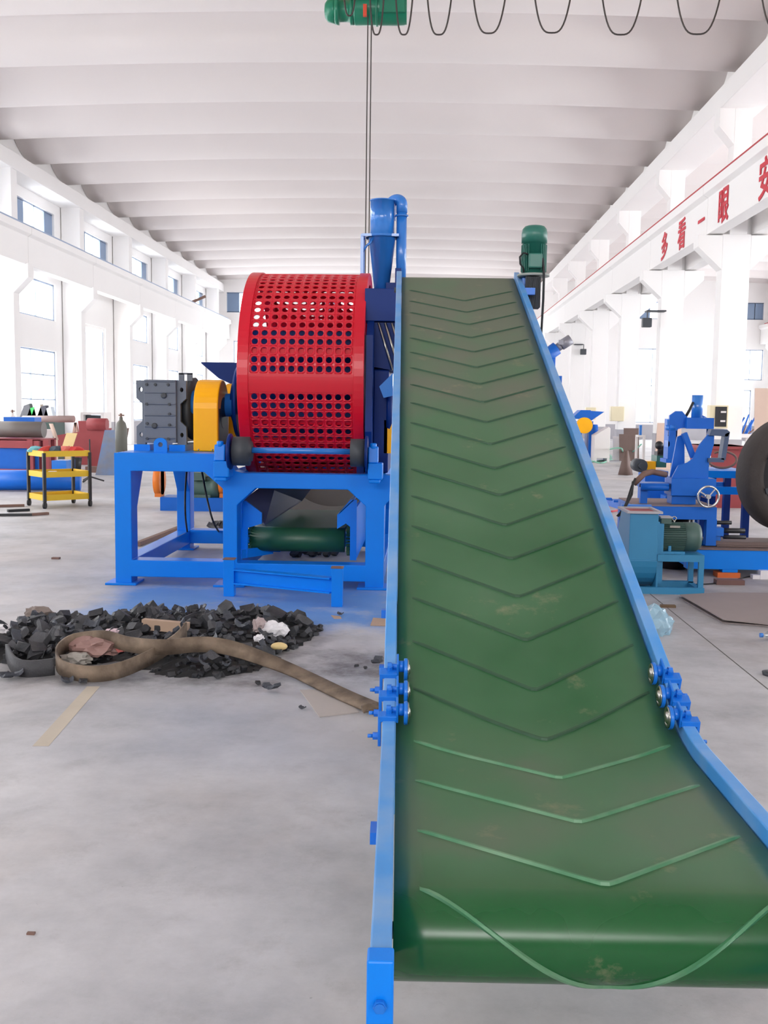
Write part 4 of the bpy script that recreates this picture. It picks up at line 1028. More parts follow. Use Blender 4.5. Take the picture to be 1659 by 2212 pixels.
# long worn strip: loop at the left, tail towards the conveyor
kp = [(805, 1528, .03), (740, 1500, .03), (640, 1452, .04), (560, 1420, .09), (490, 1398, .14), (430, 1392, .16), (350, 1398, .15), (280, 1392, .14), (225, 1378, .15), (160, 1385, .12), (125, 1410, .10), (130, 1440, .07), (180, 1455, .06), (250, 1450, .06), (320, 1422, .09), (378, 1386, .14), (402, 1360, .18)]
def smooth_path(K, n=10):
    out = []
    for i in range(len(K) - 1):
        p0 = K[max(i - 1, 0)]; p1_ = K[i]; p2_ = K[i + 1]; p3 = K[min(i + 2, len(K) - 1)]
        for q in range(n):
            t = q / n; out.append(.5 * ((2 * p1_) + (p2_ - p0) * t + (2 * p0 - 5 * p1_ + 4 * p2_ - p3) * t * t + (3 * p1_ - p0 - 3 * p2_ + p3) * t ** 3))
    out.append(K[-1]); return out
K = [fl(a, b, z) for a, b, z in kp]; SPp = smooth_path(K, 8)
ups = []
for i, p in enumerate(SPp):
    u = i / len(SPp)
    d = (SPp[min(i + 1, len(SPp) - 1)] - SPp[max(i - 1, 0)]).normalized(); side = Vector((0, 0, 1)).cross(d).normalized()
    flat = max(0, min(1, (.30 - u) / .18))
    ups.append(side * flat * -1 + Vector((0, 0, 1)) * (1 - .75 * flat) + Vector((0, -.0, 0)))
m = MB(); m.ribbon(SPp, ups, .095, .013); o = m.build('rubber_strip', STRIP); tag(o, 'long worn brown rubber strip curled into a loop across the heap', 'rubber strip')
# curled end of the strip
p = fl(795, 1533, .035); m = MB(); m.tube([p + Vector((-.03, .0, .0)), p + Vector((0, .01, .01)), p + Vector((.04, .03, 0)), p + Vector((.03, .06, .0))], .022, 10); o = m.build('rolled_rubber_end', STRIP); tag(o, 'rolled end of worn rubber next to the conveyor rail', 'rubber strip')
def crumple(px, py, r, sc, m_, nm, label, cat, z=.0, seed=1):
    p = fl(px, py, z); R_ = random.Random(seed); m = MB(); bmesh.ops.create_icosphere(m.b, subdivisions=3, radius=1)
    for v in m.b.verts:
        n_ = 1 + R_.uniform(-.22, .2); v.co = Vector((v.co.x * sc[0], v.co.y * sc[1], max(-.6, v.co.z) * sc[2])) * r * n_
    m.xf(Matrix.Translation((p.x, p.y, p.z + .6 * r * sc[2])))
    o = m.build(nm, m_); return tag(o, label, cat)
crumple(592, 1372, .085, (1.1, .8, .7), PLAST, 'crumpled_sheet', 'crumpled pale grey wrapping at the right end of the heap', 'wrapping', .05, 2)
crumple(560, 1362, .07, (.7, .8, .8), mat('pinkish_paper', (176, 160, 160), .8), 'crumpled_sheet', 'pinkish crumpled wrapping left of the pale grey one', 'wrapping', .08, 3)
crumple(560, 1385, .035, (1, 1, .8), PLAST, 'crumpled_paper', 'small white scrap below the pinkish wrapping', 'wrapping', .06, 4)
crumple(205, 1412, .13, (1.2, .8, .5), mat('dirty_pink_plastic', (150, 118, 112), .6, var=.25, scale=12), 'plastic_bag', 'dirty pink plastic bag inside the strip loop', 'bag', .05, 5)
crumple(165, 1432, .09, (1.1, .7, .45), mat('grey_paper', (160, 155, 148), .8, var=.15), 'crumpled_paper', 'grey crumpled paper in the lower left of the strip loop', 'paper', .03, 6)
crumple(85, 1343, .10, (1.2, .7, .7), mat('dusty_brown_rubber', (130, 118, 112), .9, var=.2), 'rubber_lump', 'dusty brown lump at the top left of the heap', 'rubber lump', .0, 7)
crumple(8, 1375, .06, (1, .8, .9), PLAST, 'crumpled_paper', 'white scrap at the far left edge of the heap', 'paper', .03, 8)
crumple(245, 1367, .035, (1.6, .8, .5), mat('pink_white_wrapper', (215, 190, 198), .5), 'wrapper', 'small pink and white wrapper above the strip loop', 'wrapper', .11, 9)
crumple(262, 1407, .03, (1, 1, .7), mat('salmon_plastic', (205, 110, 105), .5), 'plastic_scrap', 'salmon pink scrap inside the strip loop', 'scrap', .07, 10)
crumple(178, 1471, .02, (1.3, 1, .6), mat('salmon_plastic', (205, 110, 105), .5), 'plastic_scrap', 'small salmon scrap below the strip loop', 'scrap', .0, 11)
p = fl(603, 1401, .03); m = MB(); m.sphere((p.x, p.y, .045), .035, (1.6, 1, .75), 18); o = m.build('foam_lump', FOAMY); tag(o, 'cream foam lump at the lower right of the heap', 'foam')
p = fl(360, 1355, .12); m = MB(); m.bar(p + Vector((-.16, 0, .02)), p + Vector((.16, -.05, .01)), .05, .07); o = m.build('cardboard_offcut', CARD); tag(o, 'tan cardboard offcut lying on the heap behind the strip', 'cardboard')
for (px, py, t_) in ((83, 1447, 'left'), (99, 1443, 'right')):
    p = fl(px, py); m = MB(); m.box((p.x - .022, p.y - .02, 0), (p.x + .022, p.y + .02, .035)); o = m.build('white_block', PLAST); tag(o, 'tiny white block at the lower left of the heap, %s one' % t_, 'block')
q1 = [fl(20, 1440, .05), fl(45, 1452, .05), fl(75, 1448, .05), fl(118, 1447, .05)]
m = MB(); m.ribbon(smooth_path([fl(15, 1408, .06), fl(30, 1435, .06), fl(60, 1445, .05), fl(118, 1440, .05)], 6), [(0, 0, 1)] * 19, .10, .02); o = m.build('tread_piece', CHIP2); tag(o, 'curved ribbed tread piece at the left end of the heap', 'tread piece')
m = MB(); m.ribbon(smooth_path([fl(30, 1385, .06), fl(60, 1372, .06), fl(110, 1366, .06)], 8), [(0, .3, 1)] * 17, .09, .02); o = m.build('tread_piece', CHIP); tag(o, 'dark tread piece at the upper left of the heap', 'tread piece')
m = MB(); m.ribbon(smooth_path([fl(395, 1345, .09), fl(430, 1333, .1), fl(470, 1345, .09)], 8), [(0, .5, 1)] * 17, .08, .02); o = m.build('tread_piece', CHIP); tag(o, 'black curved tread piece on top of the heap near the stand', 'tread piece')
# cardboard / mats on the floor
def floor_sheet(pp, m_, nm, label, cat, t=.006, z=.0):
    m = MB(); m.prism([fl(a, b) + Vector((0, 0, z + .0005)) for a, b in pp], (0, 0, t)); o = m.build(nm, m_); return tag(o, label, cat)
floor_sheet([(648, 1492), (690, 1550), (775, 1540), (745, 1492)], mat('grey_card', (176, 168, 164), .8), 'card_sheet', 'grey card sheet beneath the tail of the rubber strip', 'card')
floor_sheet([(800, 1352), (806, 1336), (835, 1338), (835, 1353)], CARD, 'cardboard_piece', 'small tan cardboard piece on blue overspray beside the conveyor', 'cardboard')
floor_sheet([(450, 1338), (460, 1325), (505, 1326), (500, 1336)], CARD, 'cardboard_piece', 'small tan cardboard piece behind the heap', 'cardboard')
floor_sheet([(715, 1330), (735, 1332), (738, 1337), (722, 1337)], CARD, 'cardboard_piece', 'tiny tan cardboard scrap on the blue overspray', 'cardboard', .004)
# painted floor lines, worn
m = MB(); m.prism([fl(a, b) + Vector((0, 0, .0004)) for a, b in ((188, 1483), (216, 1483), (105, 1612), (70, 1612))], (0, 0, .0008)); struct(m.build('floor_marking', mat('worn_yellow_line', (188, 178, 162), .8, var=.12, scale=6), keep=True))
p = fl(120, 1207); m = MB(); m.box((p.x - .03, p.y - .04, 0), (p.x + .05, p.y + .01, .018)); o = m.build('metal_offcut', RUST); tag(o, 'small dark offcut alone on the floor left of the shredder', 'offcut')
p = fl(67, 2018); m = MB(); m.box((p.x - .012, p.y - .006, 0), (p.x + .012, p.y + .006, .006)); o = m.build('brick_chip', RUST); tag(o, 'tiny reddish chip on the floor at the lower left', 'chip')

# ================================================================== RIGHT SIDE: TYRE BEAD MACHINE, TABLE, LATHE BED
TY = 10.3
tr = thing('bead_puller', 'blue machine bed with a square post, table and chrome handwheel behind the blower', 'machine', Vector((2.6, 10.4, 0)))
def P(px, py, Y): return at(px, py, Y)
m = MB(); a = P(1358, 1085, 10.2); b = P(1545, 1110, 10.2)
m.box((2.10, 10.1, .555), (2.90, 10.18, .68)); m.box((2.10, 10.9, .555), (2.90, 10.98, .68)); m.box((2.10, 10.18, .57), (2.18, 10.9, .68)); m.box((2.82, 10.18, .555), (2.90, 10.9, .68)); m.build('table_frame', PBLUE, tr, bevel=.004)
m = MB(); m.box((2.10, 10.12, .681), (2.90, 10.96, .69)); m.build('table_top', mat('dusty_brown_top', (140, 120, 118), .7, var=.15, scale=6), tr)
for x0, y0 in ((2.805, 10.1), (2.1, 10.1), (2.805, 10.88), (2.1, 10.88)):
    m = MB(); m.box((x0, y0, .30 if x0 > 2.5 else 0), (x0 + .1, y0 + .1, .56)); m.build('leg', PBLUE, tr)
m = MB(); m.box((1.96, 10.05, .50), (2.25, 10.1, .70)); m.build('front_plate', mat('pale_blue_plate', (70, 130, 215), .4), tr)
m = MB(); m.lathe((2.62, 10.6, 0), (0, 0, 1), [(0, .15), (.56, .15)], 32); m.cyl((2.72, 10.7, .0), (2.72, 10.7, .56), .12, 28); m.build('dark_drum', mat('dark_brown_oil', (38, 30, 32), .35), tr)
# carriage on the table
m = MB(); m.box((2.24, 10.2, .78), (2.68, 10.5, .955)); m.box((2.26, 10.25, .69), (2.5, 10.45, .78)); m.build('carriage', PBLUE, tr, bevel=.006).location.x += 0.23
m = MB(); m.box((1.96, 10.22, .86), (2.24, 10.48, .90)); m.cyl((1.96, 10.24, .86), (2.24, 10.24, .86), .035, 18); m.cyl((2.0, 10.45, .86), (2.24, 10.45, .86), .035, 18); m.box((1.98, 10.3, .69), (2.05, 10.36, .84)); m.build('slide', PBLUE, tr).location.x += 0.21
m = MB(); m.prism([(2.24, 10.24, .955), (2.60, 10.24, .955), (2.60, 10.24, 1.12), (2.64, 10.24, 1.30), (2.64, 10.24, 1.42), (2.61, 10.24, 1.43), (2.50, 10.24, 1.29), (2.44, 10.24, 1.15), (2.39, 10.24, 1.11), (2.30, 10.24, 1.08)], (0, .03, 0))
m.prism([(2.27, 10.45, .955), (2.42, 10.45, .955), (2.40, 10.45, 1.39), (2.33, 10.45, 1.36)], (0, .03, 0)); m.bar((2.37, 10.35, 1.40), (2.47, 10.35, 1.16), .05, .06, up=(0, 1, 0)); m.build('gusset_arm', PBLUE, tr).location.x += 0.24
m = MB(); m.prism([(2.60, 10.2, 1.385), (2.78, 10.2, 1.375), (2.80, 10.2, 1.42), (2.77, 10.2, 1.445), (2.62, 10.2, 1.445)], (0, .12, 0)); m.prism([(2.725, 10.2, 1.15), (2.77, 10.2, 1.14), (2.80, 10.2, 1.42), (2.755, 10.2, 1.40)], (0, .12, 0)); m.prism([(2.60, 10.2, 1.12), (2.755, 10.2, 1.12), (2.755, 10.2, 1.16), (2.60, 10.2, 1.16)], (0, .12, 0)); m.build('hook_arm', mat('worn_blue_grey', (62, 80, 112), .5, var=.2), tr).location.x += 0.22
hc = at(1530, 1073, 9.95)
m = MB(); m.tube([(hc.x + .10 * cos(t), hc.y, hc.z + .10 * sin(t)) for t in [2 * pi * k / 40 for k in range(40)]], .0115, 10, closed=True)
for t in (.9, 2.6, 4.75): m.bar((hc.x, hc.y, hc.z), (hc.x + .1 * cos(t), hc.y, hc.z + .1 * sin(t)), .012, .022, up=(0, 1, 0))
m.cyl((hc.x, hc.y - .02, hc.z), (hc.x, hc.y + .2, hc.z), .022, 16); m.build('handwheel', CHROME, tr, label='chrome three-spoke handwheel')
m = MB(); m.tube([(1.95, 10.1, .95), (1.90, 10.0, .88), (1.85, 9.95, .74), (1.79, 9.9, .62), (1.74, 9.85, .60), (1.82, 9.9, .68), (1.90, 10.0, .80), (1.93, 10.1, .92)], .013, 8); m.build('hydraulic_hose', BLK, tr).location.x += 0.14
m = MB(); m.tube([(1.88, 10.1, .90), (1.98, 10.12, 1.0), (2.1, 10.3, 1.01), (2.25, 10.35, .98)], .03, 8); m.build('hydraulic_fitting', RUST, tr).location.x += 0.2
# lathe bed
lb = thing('machine_bed', 'long low blue machine bed with a brown top at the right edge', 'machine bed', Vector((3.5, 10.4, 0)))
m = MB(); m.box((2.60, 10.0, .08), (4.6, 10.12, .27)); m.box((2.60, 10.7, .08), (4.6, 10.82, .27)); m.box((2.60, 10.12, .10), (2.62, 10.7, .27)); m.box((2.62, 10.3, .12), (4.6, 10.5, .2)); m.box((2.95, 10.0, .05), (3.1, 10.12, .08)); m.build('bed_beam', BLUE, lb, bevel=.004)
m = MB(); m.box((2.60, 9.99, .272), (4.6, 10.2, .285)); m.box((2.92, 10.12, .29), (4.6, 10.82, .30)); m.box((2.92, 10.18, .30), (4.6, 10.22, .33)); m.build('bed_top', mat('brown_steel_top', (110, 92, 88), .6, var=.12), lb)
for x0, x1, y_, z_, r_ in ((2.93, 3.12, 10.35, .505, .02), (3.02, 3.24, 10.3, .43, .026), (3.02, 3.24, 10.26, .37, .02)):
    m = MB(); m.cyl((x0, y_, z_), (x1, y_, z_), r_, 16); m.build('rod', BLK2, lb)
m = MB(); m.box((2.92, 10.25, .38), (3.02, 10.4, .46)); m.box((2.94, 10.28, .33), (3.0, 10.38, .38)); m.cyl((2.96, 10.6, .30), (2.96, 10.6, .56), .04, 16); m.build('rod_clamp', CLAMP, lb)
pb = at(1592, 1237, 9.98)
m = MB(); m.box((2.90, 9.98, 0), (3.12, 10.14, .05)); o = m.build('brick', mat('orange_brick', (205, 100, 45), .7)); tag(o, 'orange brick propping up the blue machine bed', 'brick')
p = fl(1575, 1262); m = MB(); m.box((p.x - .13, p.y - .05, 0), (p.x + .13, p.y + .06, .045)); o = m.build('brick', mat('dirty_red_brick', (112, 82, 78), .8, var=.2)); tag(o, 'dirty dark red brick on the floor in front of the orange one', 'brick')
p = fl(1650, 1250); m = MB(); m.box((p.x - .05, p.y - .05, .0), (p.x + .10, p.y + .08, .085)); m.box((p.x - .12, p.y - .04, 0), (p.x - .05, p.y + .04, .04)); o = m.build('white_block', PLAST); tag(o, 'white and black block on the floor at the right edge', 'block')
# big tyre on the machine
tyc = at(1715, 1025, 10.7)
ty = thing('tractor_tyre', 'large dark tyre held upright at the right edge of the photo', 'tyre', Vector((tyc.x, tyc.y, .33)))
m = MB(); tyre(m, tyc, (.25, -1, 0), .60, .34, .44, 72); m.build('tyre_casing', TYRE, ty)
ax = Vector((.25, -1, 0)).normalized()
m = MB(); m.cyl(tyc - ax * .1, tyc - ax * .05, .47, 40); m.build('tyre_inside', BLK2, ty)
sx_ = Vector((0, 0, 1)).cross(ax)
m = MB()
for t in (.5, 1.6, 2.7, 3.5, 4.4, 5.6):
    d_ = sx_ * cos(t) + Vector((0, 0, 1)) * sin(t); m.bar(tyc + ax * .15, tyc + ax * .18 + d_ * .40, .02, .02); m.bar(tyc + ax * .18 + d_ * .36, tyc + ax * .18 + d_ * .46, .06, .02, up=ax)
m.cyl(tyc + ax * .02, tyc + ax * .22, .07, 20); m.build('clamp_arms', DGREY, ty)
m = MB(); m.box((tyc.x - .12, tyc.y - .1, .30), (tyc.x + .3, tyc.y + .12, tyc.z - .6 + .02)); o = m.build('tyre_cradle', DADO); tag(o, 'pale grey block under the large tyre on the machine bed', 'cradle')
# press behind
PY = 13.5
pr = thing('hydraulic_press', 'tall blue hydraulic press with a vertical cylinder near the white columns', 'press', Vector((P(1490, 1060, PY).x, PY, 0)))
def pb_(x0, y0, x1, y1, Y, d, nm, m_=PBLUE, par=pr, bev=.0):
    a = P(x0, y1, Y); b = P(x1, y0, Y); m = MB(); m.box((a.x, Y, a.z), (b.x, Y + d, b.z)); return m.build(nm, m_, par, bevel=bev)
a = P(1478, 922, PY)
pc_ = P(1506, 880, PY + .25); r_ = 11.5 * (PY + .25) / F
m = MB(); z0 = P(1506, 905, PY).z; z1 = P(1506, 853, PY).z; m.cyl((pc_.x, PY + .25, z0), (pc_.x, PY + .25, z1), r_, 28); m.build('cylinder', CYBLUE, pr)
m = MB(); b0 = P(1483, 926, PY); b1 = P(1543, 903, PY); m.box((b0.x, PY, b0.z), (b1.x, PY + .06, b1.z)); m.box((b0.x, PY + .5, b0.z), (b1.x, PY + .56, b1.z)); m.box((b0.x, PY + .06, b0.z), (b0.x + .05, PY + .5, b1.z))
m.prism([(b0.x + .4, PY + .5, b1.z), (b1.x, PY + .5, b1.z), (b0.x + .22, PY + .5, b1.z + .09)], (0, .05, 0)); m.box((b0.x + .05, PY + .06, b0.z + .02), (b1.x - .02, PY + .5, b0.z + .05)); m.build('head_beam', PBLUE, pr)
c0 = P(1446, 992, PY); c1 = P(1466, 890, PY)
m = MB(); m.box((c0.x, PY + .1, c0.z), (c1.x, PY + .35, P(1446, 905, PY).z)); zt_ = P(1456, 888, PY).z
m.prism([(c0.x, PY + .08, c0.z + .3), (c0.x, PY + .08, zt_ - .06), (c0.x + .08, PY + .08, zt_), (c0.x + .16, PY + .08, zt_), (b0.x + .03, PY + .08, b1.z), (b0.x + .03, PY + .08, b1.z - .12), (c0.x + .12, PY + .08, b1.z - .15)], (0, .05, 0)); 
m.box((c0.x - .03, PY + .05, c0.z - .05), (c1.x + .05, PY + .4, c0.z)); m.build('press_column', PBLUE, pr)
m = MB(); m.box((c1.x, PY + .1, .3), (c1.x + .1, PY + .3, c0.z)); m.box((c0.x, PY + .12, 0), (b1.x, PY + .42, .5)); m.build('press_base', PBLUE, pr)
m = MB(); 
for px in (1457, 1531):
    q_ = P(px, 950, PY + .15); m.cyl((q_.x, PY + .15, .5), (q_.x, PY + .15, P(px, 915, PY).z), .035, 18)
m.build('guide_rod', STEEL, pr, label='bright steel guide rods')
m = MB(); q_ = P(1457, 925, PY); m.lathe((q_.x, PY + .15, P(1457, 930, PY).z), (0, 0, 1), [(0, .05), (0, .08), (.07, .08), (.07, .06), (.14, .07), (.14, .05)], 24); m.prism([(q_.x - .05, PY + .1, P(0, 946, PY).z), (P(1490, 0, PY).x, PY + .1, P(0, 943, PY).z), (P(1490, 0, PY).x, PY + .1, P(0, 936, PY).z), (q_.x - .05, PY + .1, P(0, 932, PY).z)], (0, .2, 0)); m.build('guide_collar', CLAMP, pr)
m = MB(); m.tube([P(1497, 870, PY + .2), P(1490, 885, PY + .1), P(1483, 897, PY + .1), P(1476, 905, PY + .2)], .018, 8); m.build('press_hose', BLK, pr)
# table right of the press with a ring on it
tb = thing('work_table', 'blue steel work table behind the large tyre', 'table', Vector((P(1560, 1090, 12.6).x, 12.6, 0)))
ta = P(1512, 1032, 12.2); tc2 = P(1625, 1017, 12.2)
m = MB(); m.box((ta.x, 12.2, ta.z), (tc2.x, 13.1, ta.z + .085)); m.build('table_top', BLUE, tb)
for x in (P(1578, 0, 12.25).x, tc2.x - .08, ta.x + .02):
    for y in (12.22, 13.0): m = MB(); m.box((x, y, 0), (x + .08, y + .08, ta.z)); m.build('leg', NAVY, tb)
m = MB(); zr = P(1550, 1068, 12.2).z; m.box((ta.x, 12.2, zr), (tc2.x, 12.26, zr + .09)); m.box((ta.x, 13.04, zr), (tc2.x, 13.1, zr + .09)); m.build('rail', BLUE, tb)
rc = P(1560, 1003, 12.6); m = MB(); m.tube([(rc.x + .17 * cos(t), 12.6, ta.z + .085 + .115 + .1 * sin(t)) for t in [-2.8 + 5.0 * k / 24 for k in range(25)]], .014, 8); o = m.build('steel_ring', RUST); tag(o, 'open rusty wire ring standing on the blue work table', 'ring')
# red tub behind table
a = P(1538, 1013, 17.5); b = P(1620, 965, 17.5); m = MB(); m.prism([(a.x + .1, 17.5, 0), (b.x - .1, 17.5, 0), (b.x, 17.5, b.z), (a.x - .12, 17.5, b.z)], (0, 1.2, 0)); m.box((a.x - .15, 17.46, b.z - .05), (b.x + .05, 18.74, b.z)); o = m.build('red_tub', DRED); tag(o, 'dull red steel tub behind the blue work table', 'tub')
# pump unit
pu = thing('pump_unit', 'small hydraulic pump unit with yellow tank left of the press', 'pump', Vector((P(1410, 1020, 14.2).x, 14.2, 0)))
a = P(1398, 1016, 14.2); b = P(1417, 997, 14.2); m = MB(); m.box((a.x, 14.2, a.z), (b.x, 14.5, b.z)); m.build('yellow_tank', YEL, pu)
m = MB(); a2_ = P(1388, 1015, 14.0); m.cyl((a2_.x, 14.1, a2_.z + .05), (a2_.x, 14.4, a2_.z + .05), .09, 24); m.cyl((a2_.x - .0, 14.05, a2_.z + .05), (a2_.x, 14.1, a2_.z + .05), .04, 18); m.build('wheel', DGREY, pu)
a = P(1420, 1010, 14.2); b = P(1442, 985, 14.2); m = MB(); m.box((a.x, 14.25, a.z), (b.x, 14.6, b.z)); m.build('teal_tank', MGREEN, pu)
m = MB()
for (u, v, w_, q_) in ((1425, 980, 1427, 960), (1432, 980, 1431, 964), (1438, 982, 1440, 962), (1420, 968, 1430, 963), (1428, 972, 1440, 968)): m.cyl(P(u, v, 14.3), P(w_, q_, 14.3), .035, 12)
m.sphere(P(1424, 962, 14.3), .06); m.box(P(1420, 984, 14.3), P(1441, 976, 14.3) + Vector((0, .2, 0))); m.build('valve_block', BLK2, pu)
m = MB(); a = P(1392, 1030, 14.2); b = P(1442, 1018, 14.2); m.box((a.x, 14.15, 0), (b.x, 14.6, b.z)); m.build('pump_base', PBLUE, pu)
# stepped blue ramp left of machine
lr = thing('toothed_frame', 'low blue toothed frame on the floor beside the belt, left of the press', 'frame', Vector((P(1350, 1070, 13).x, 13, 0)))
m = MB(); a = fl(1290, 1085); b = P(1392, 1048, 13.5); m.bar(a + Vector((0, 0, .05)), Vector((b.x, 13.5, .28)), .04, .09)
for k in range(5):
    u = .15 + k * .19; c_ = (a + Vector((0, 0, .1))) * (1 - u) + Vector((b.x, 13.5, .33)) * u; m.box((c_.x - .07, c_.y, c_.z), (c_.x + .03, c_.y + .1, c_.z + .035))
m.bar(a + Vector((.1, 0, .03)), a + Vector((.75, .1, .03)), .1, .06); m.build('toothed_rail', PBLUE, lr)
# cone funnel
m = MB(); p = fl(1351, 1026); p0 = p.y; 
w_ = 16 * p0 / F; hh = 52 * p0 / F; m.lathe((p.x, p0, 0), (0, 0, 1), [(0, w_), (hh, w_ * .28)], 4, cap=False); o = m.build('sheet_cone', BROWN); 
sd = o.modifiers.new('t', 'SOLIDIFY'); sd.thickness = .01; tag(o, 'brown sheet steel cone standing on the floor beyond the belt', 'cone')
# far right group
gm = thing('granulator', 'distant blue granulator with a round orange pulley guard', 'machine', Vector((P(1262, 980, 34).x, 34, 0)))
c_ = P(1262, 919, 33.5); m = MB(); m.cyl((c_.x, 33.4, c_.z), (c_.x, 33.6, c_.z), 17 * 33.5 / F, 32); m.build('pulley_guard', YEL, gm, label='round orange-yellow pulley guard')
a = P(1250, 905, 34); b = P(1275, 886, 34); m = MB(); m.prism([(a.x - .25, 33.9, a.z), (b.x, 33.9, a.z), (b.x, 33.9, b.z), (a.x + .05, 33.9, b.z)], (0, .8, 0)); m.build('hood', PBLUE, gm)
a = P(1248, 978, 34); b = P(1281, 930, 34); m = MB(); m.box((a.x - .4, 33.9, 0), (a.x + .1, 34.8, b.z)); m.box((b.x - .15, 33.9, 0), (b.x, 34.8, b.z)); m.box((a.x, 34, b.z), (b.x, 34.8, b.z + .3)); m.prism([(b.x - .1, 34, b.z + .3), (b.x + .35, 34, b.z + .62), (b.x - .3, 34, b.z + .66)], (0, .6, 0)); m.cyl((b.x - .05, 34.1, b.z + .0), (b.x + .15, 34.1, b.z + .0), .2, 20); m.build('granulator_body', PBLUE, gm)
wc = thing('control_cabinet', 'white sloped-top control cabinet wrapped in film on the far floor', 'cabinet', Vector((P(1303, 985, 33).x, 33, 0)))
a = P(1284, 978, 33); b = P(1319, 922, 33); m = MB(); m.prism([(a.x, 33, .12), (b.x, 33, .12), (b.x, 33, b.z - .05), (b.x - .05, 33, b.z), (a.x, 33, b.z - .28)], (0, .7, 0)); m.build('cabinet_body', WCAB, wc, bevel=.01)
for x in (a.x, b.x - .08): m = MB(); m.box((x, 33, 0), (x + .08, 33.7, .12)); m.build('leg', WCAB, wc)
for (u0, v0, u1, v1, Y_, lb_) in ((1320, 910, 1348, 878, 35.92, 'nearer beige electric box mounted beyond the white cabinet'), (1266, 906, 1287, 880, 41.92, 'beige electric box above the blue granulator')):
    a = P(u0, v1, Y_); b = P(u1, v0, Y_); m = MB(); m.box((a.x, Y_, min(a.z, b.z)), (b.x, Y_ + .28, max(a.z, b.z))); o = m.build('electric_box', BEIGE, bevel=.02); tag(o, lb_, 'electric box')
for (u0, v0, u1, v1, Y_, m_, lb_) in ((1340, 979, 1366, 938, 34.0, BROWN, 'low brown steel plate leaning, front one of two'), (1350, 977, 1381, 925, 34.6, BROWN, 'taller brown steel plate leaning behind the low one'), (1326, 972, 1341, 943, 34.3, WCAB, 'small white panel leaning left of the brown plates'), (1638, 990, 1672, 838, 22, PLY, 'tall pinkish board leaning at the right edge')):
    a = P(u0, v1, Y_); b = P(u1, v0, Y_); zt_ = max(a.z, b.z); m = MB(); m.prism([(a.x, Y_, 0), (b.x, Y_, 0), (b.x, Y_ + .2, zt_), (a.x, Y_ + .2, zt_)], (0, .03, 0)); o = m.build('leaning_plate', m_); tag(o, lb_, 'plate')
a = P(1401, 985, 30); b = P(1446, 914, 30); m = MB(); m.prism([(a.x, 29.2, 0), (b.x + .3, 29.2, 0), (b.x + .3, 29.9, b.z), (a.x + .2, 29.9, b.z)], (0, .03, 0)); o = m.build('plywood_sheet', PLY); tag(o, 'pinkish plywood sheet leaning left of the press', 'plywood')
sd_ = thing('pillar_drill', 'slim blue pillar drill with a pale table beyond the hose loops', 'drill', Vector((P(1384, 970, 31).x, 31, 0)))
a = P(1381, 940, 31); b = P(1387, 918, 31); m = MB(); m.box((a.x, 31, a.z), (b.x, 31.1, b.z)); m.build('column', CYBLUE, sd_)
a = P(1377, 944, 31); b = P(1393, 940, 31); m = MB(); m.box((a.x, 30.9, a.z), (b.x, 31.3, b.z)); m.box((b.x - .06, 30.9, 0), (b.x, 31.0, a.z)); m.box((a.x, 31.2, 0), (a.x + .06, 31.3, a.z)); m.build('table', WCAB, sd_)
m = MB(); a = P(1376, 984, 31); m.box((a.x, 31.0, 0), (a.x + .14, 31.2, .16)); m.build('red_pedal', mat('signal_red', (190, 40, 45), .5), sd_)
# open black cabinet on column
oc = thing('open_switch_cabinet', 'grey switch cabinet with black inside and open door on a white column', 'cabinet', Vector((P(1552, 925, 24.0).x, 24.0, P(1552, 925, 24.0).z)))
a = P(1530, 925, 24.0); b = P(1572, 876, 24.0); m = MB(); m.box((a.x, 23.92, a.z), (b.x, 24.18, b.z)); m.build('cabinet_box', BEIGE, oc, bevel=.01)
m = MB(); m.box((a.x + .12, 23.9, a.z + .04), (b.x - .04, 23.92, b.z - .03)); ins = m.build('cabinet_inside', BLK2, oc)
m = MB(); m.box((a.x + .24, 23.885, b.z - .17), (a.x + .36, 23.9, b.z - .13)); m.box((a.x + .24, 23.885, b.z - .38), (a.x + .35, 23.9, b.z - .34)); m.build('label_strips', WCAB, ins)
# shelf with pipes
rk = thing('scrap_rack', 'low rack with loose blue and brown pipes beyond the column', 'rack', Vector((P(1605, 950, 27).x, 27, 0)))
a = P(1570, 945, 27); b = P(1640, 938, 27); m = MB(); m.box((a.x, 27, a.z), (b.x, 28, b.z)); m.box((a.x + .3, 27.1, 0), (a.x + .4, 27.2, a.z)); m.box((b.x - .3, 27.1, 0), (b.x - .2, 27.2, a.z)); m.build('rack_shelf', WCAB, rk)
R_ = random.Random(3)
for k in range(14):
    x = a.x + .1 + .045 * k; m = MB(); m.cyl((x, 27.3, b.z), (x + R_.uniform(.1, .35), 27.3 + R_.uniform(0, .4), b.z + R_.uniform(.2, .55)), .02, 8); m.build('pipe', PBLUE if k % 3 else RUST, rk)
# camera or lamp on column and floodlight
for (u, v, Y_, lb_) in ((1397, 697, 29.9, 'dark floodlight hanging from a bracket by the third column'), (1260, 760, 47.9, 'small dark floodlight on a distant right-hand column')):
    a = P(u, v, Y_); m = MB(); m.box((a.x - .13, Y_ - .1, a.z - .13), (a.x + .13, Y_ + .1, a.z + .13)); m.box((a.x, Y_ + .0, a.z + .13), (a.x + .03, Y_ + .05, a.z + .35)); m.box((a.x, Y_, a.z + .32), (6.9, Y_ + .35, a.z + .36)); o = m.build('floodlight', DGREY, bevel=.02); tag(o, lb_, 'floodlight')
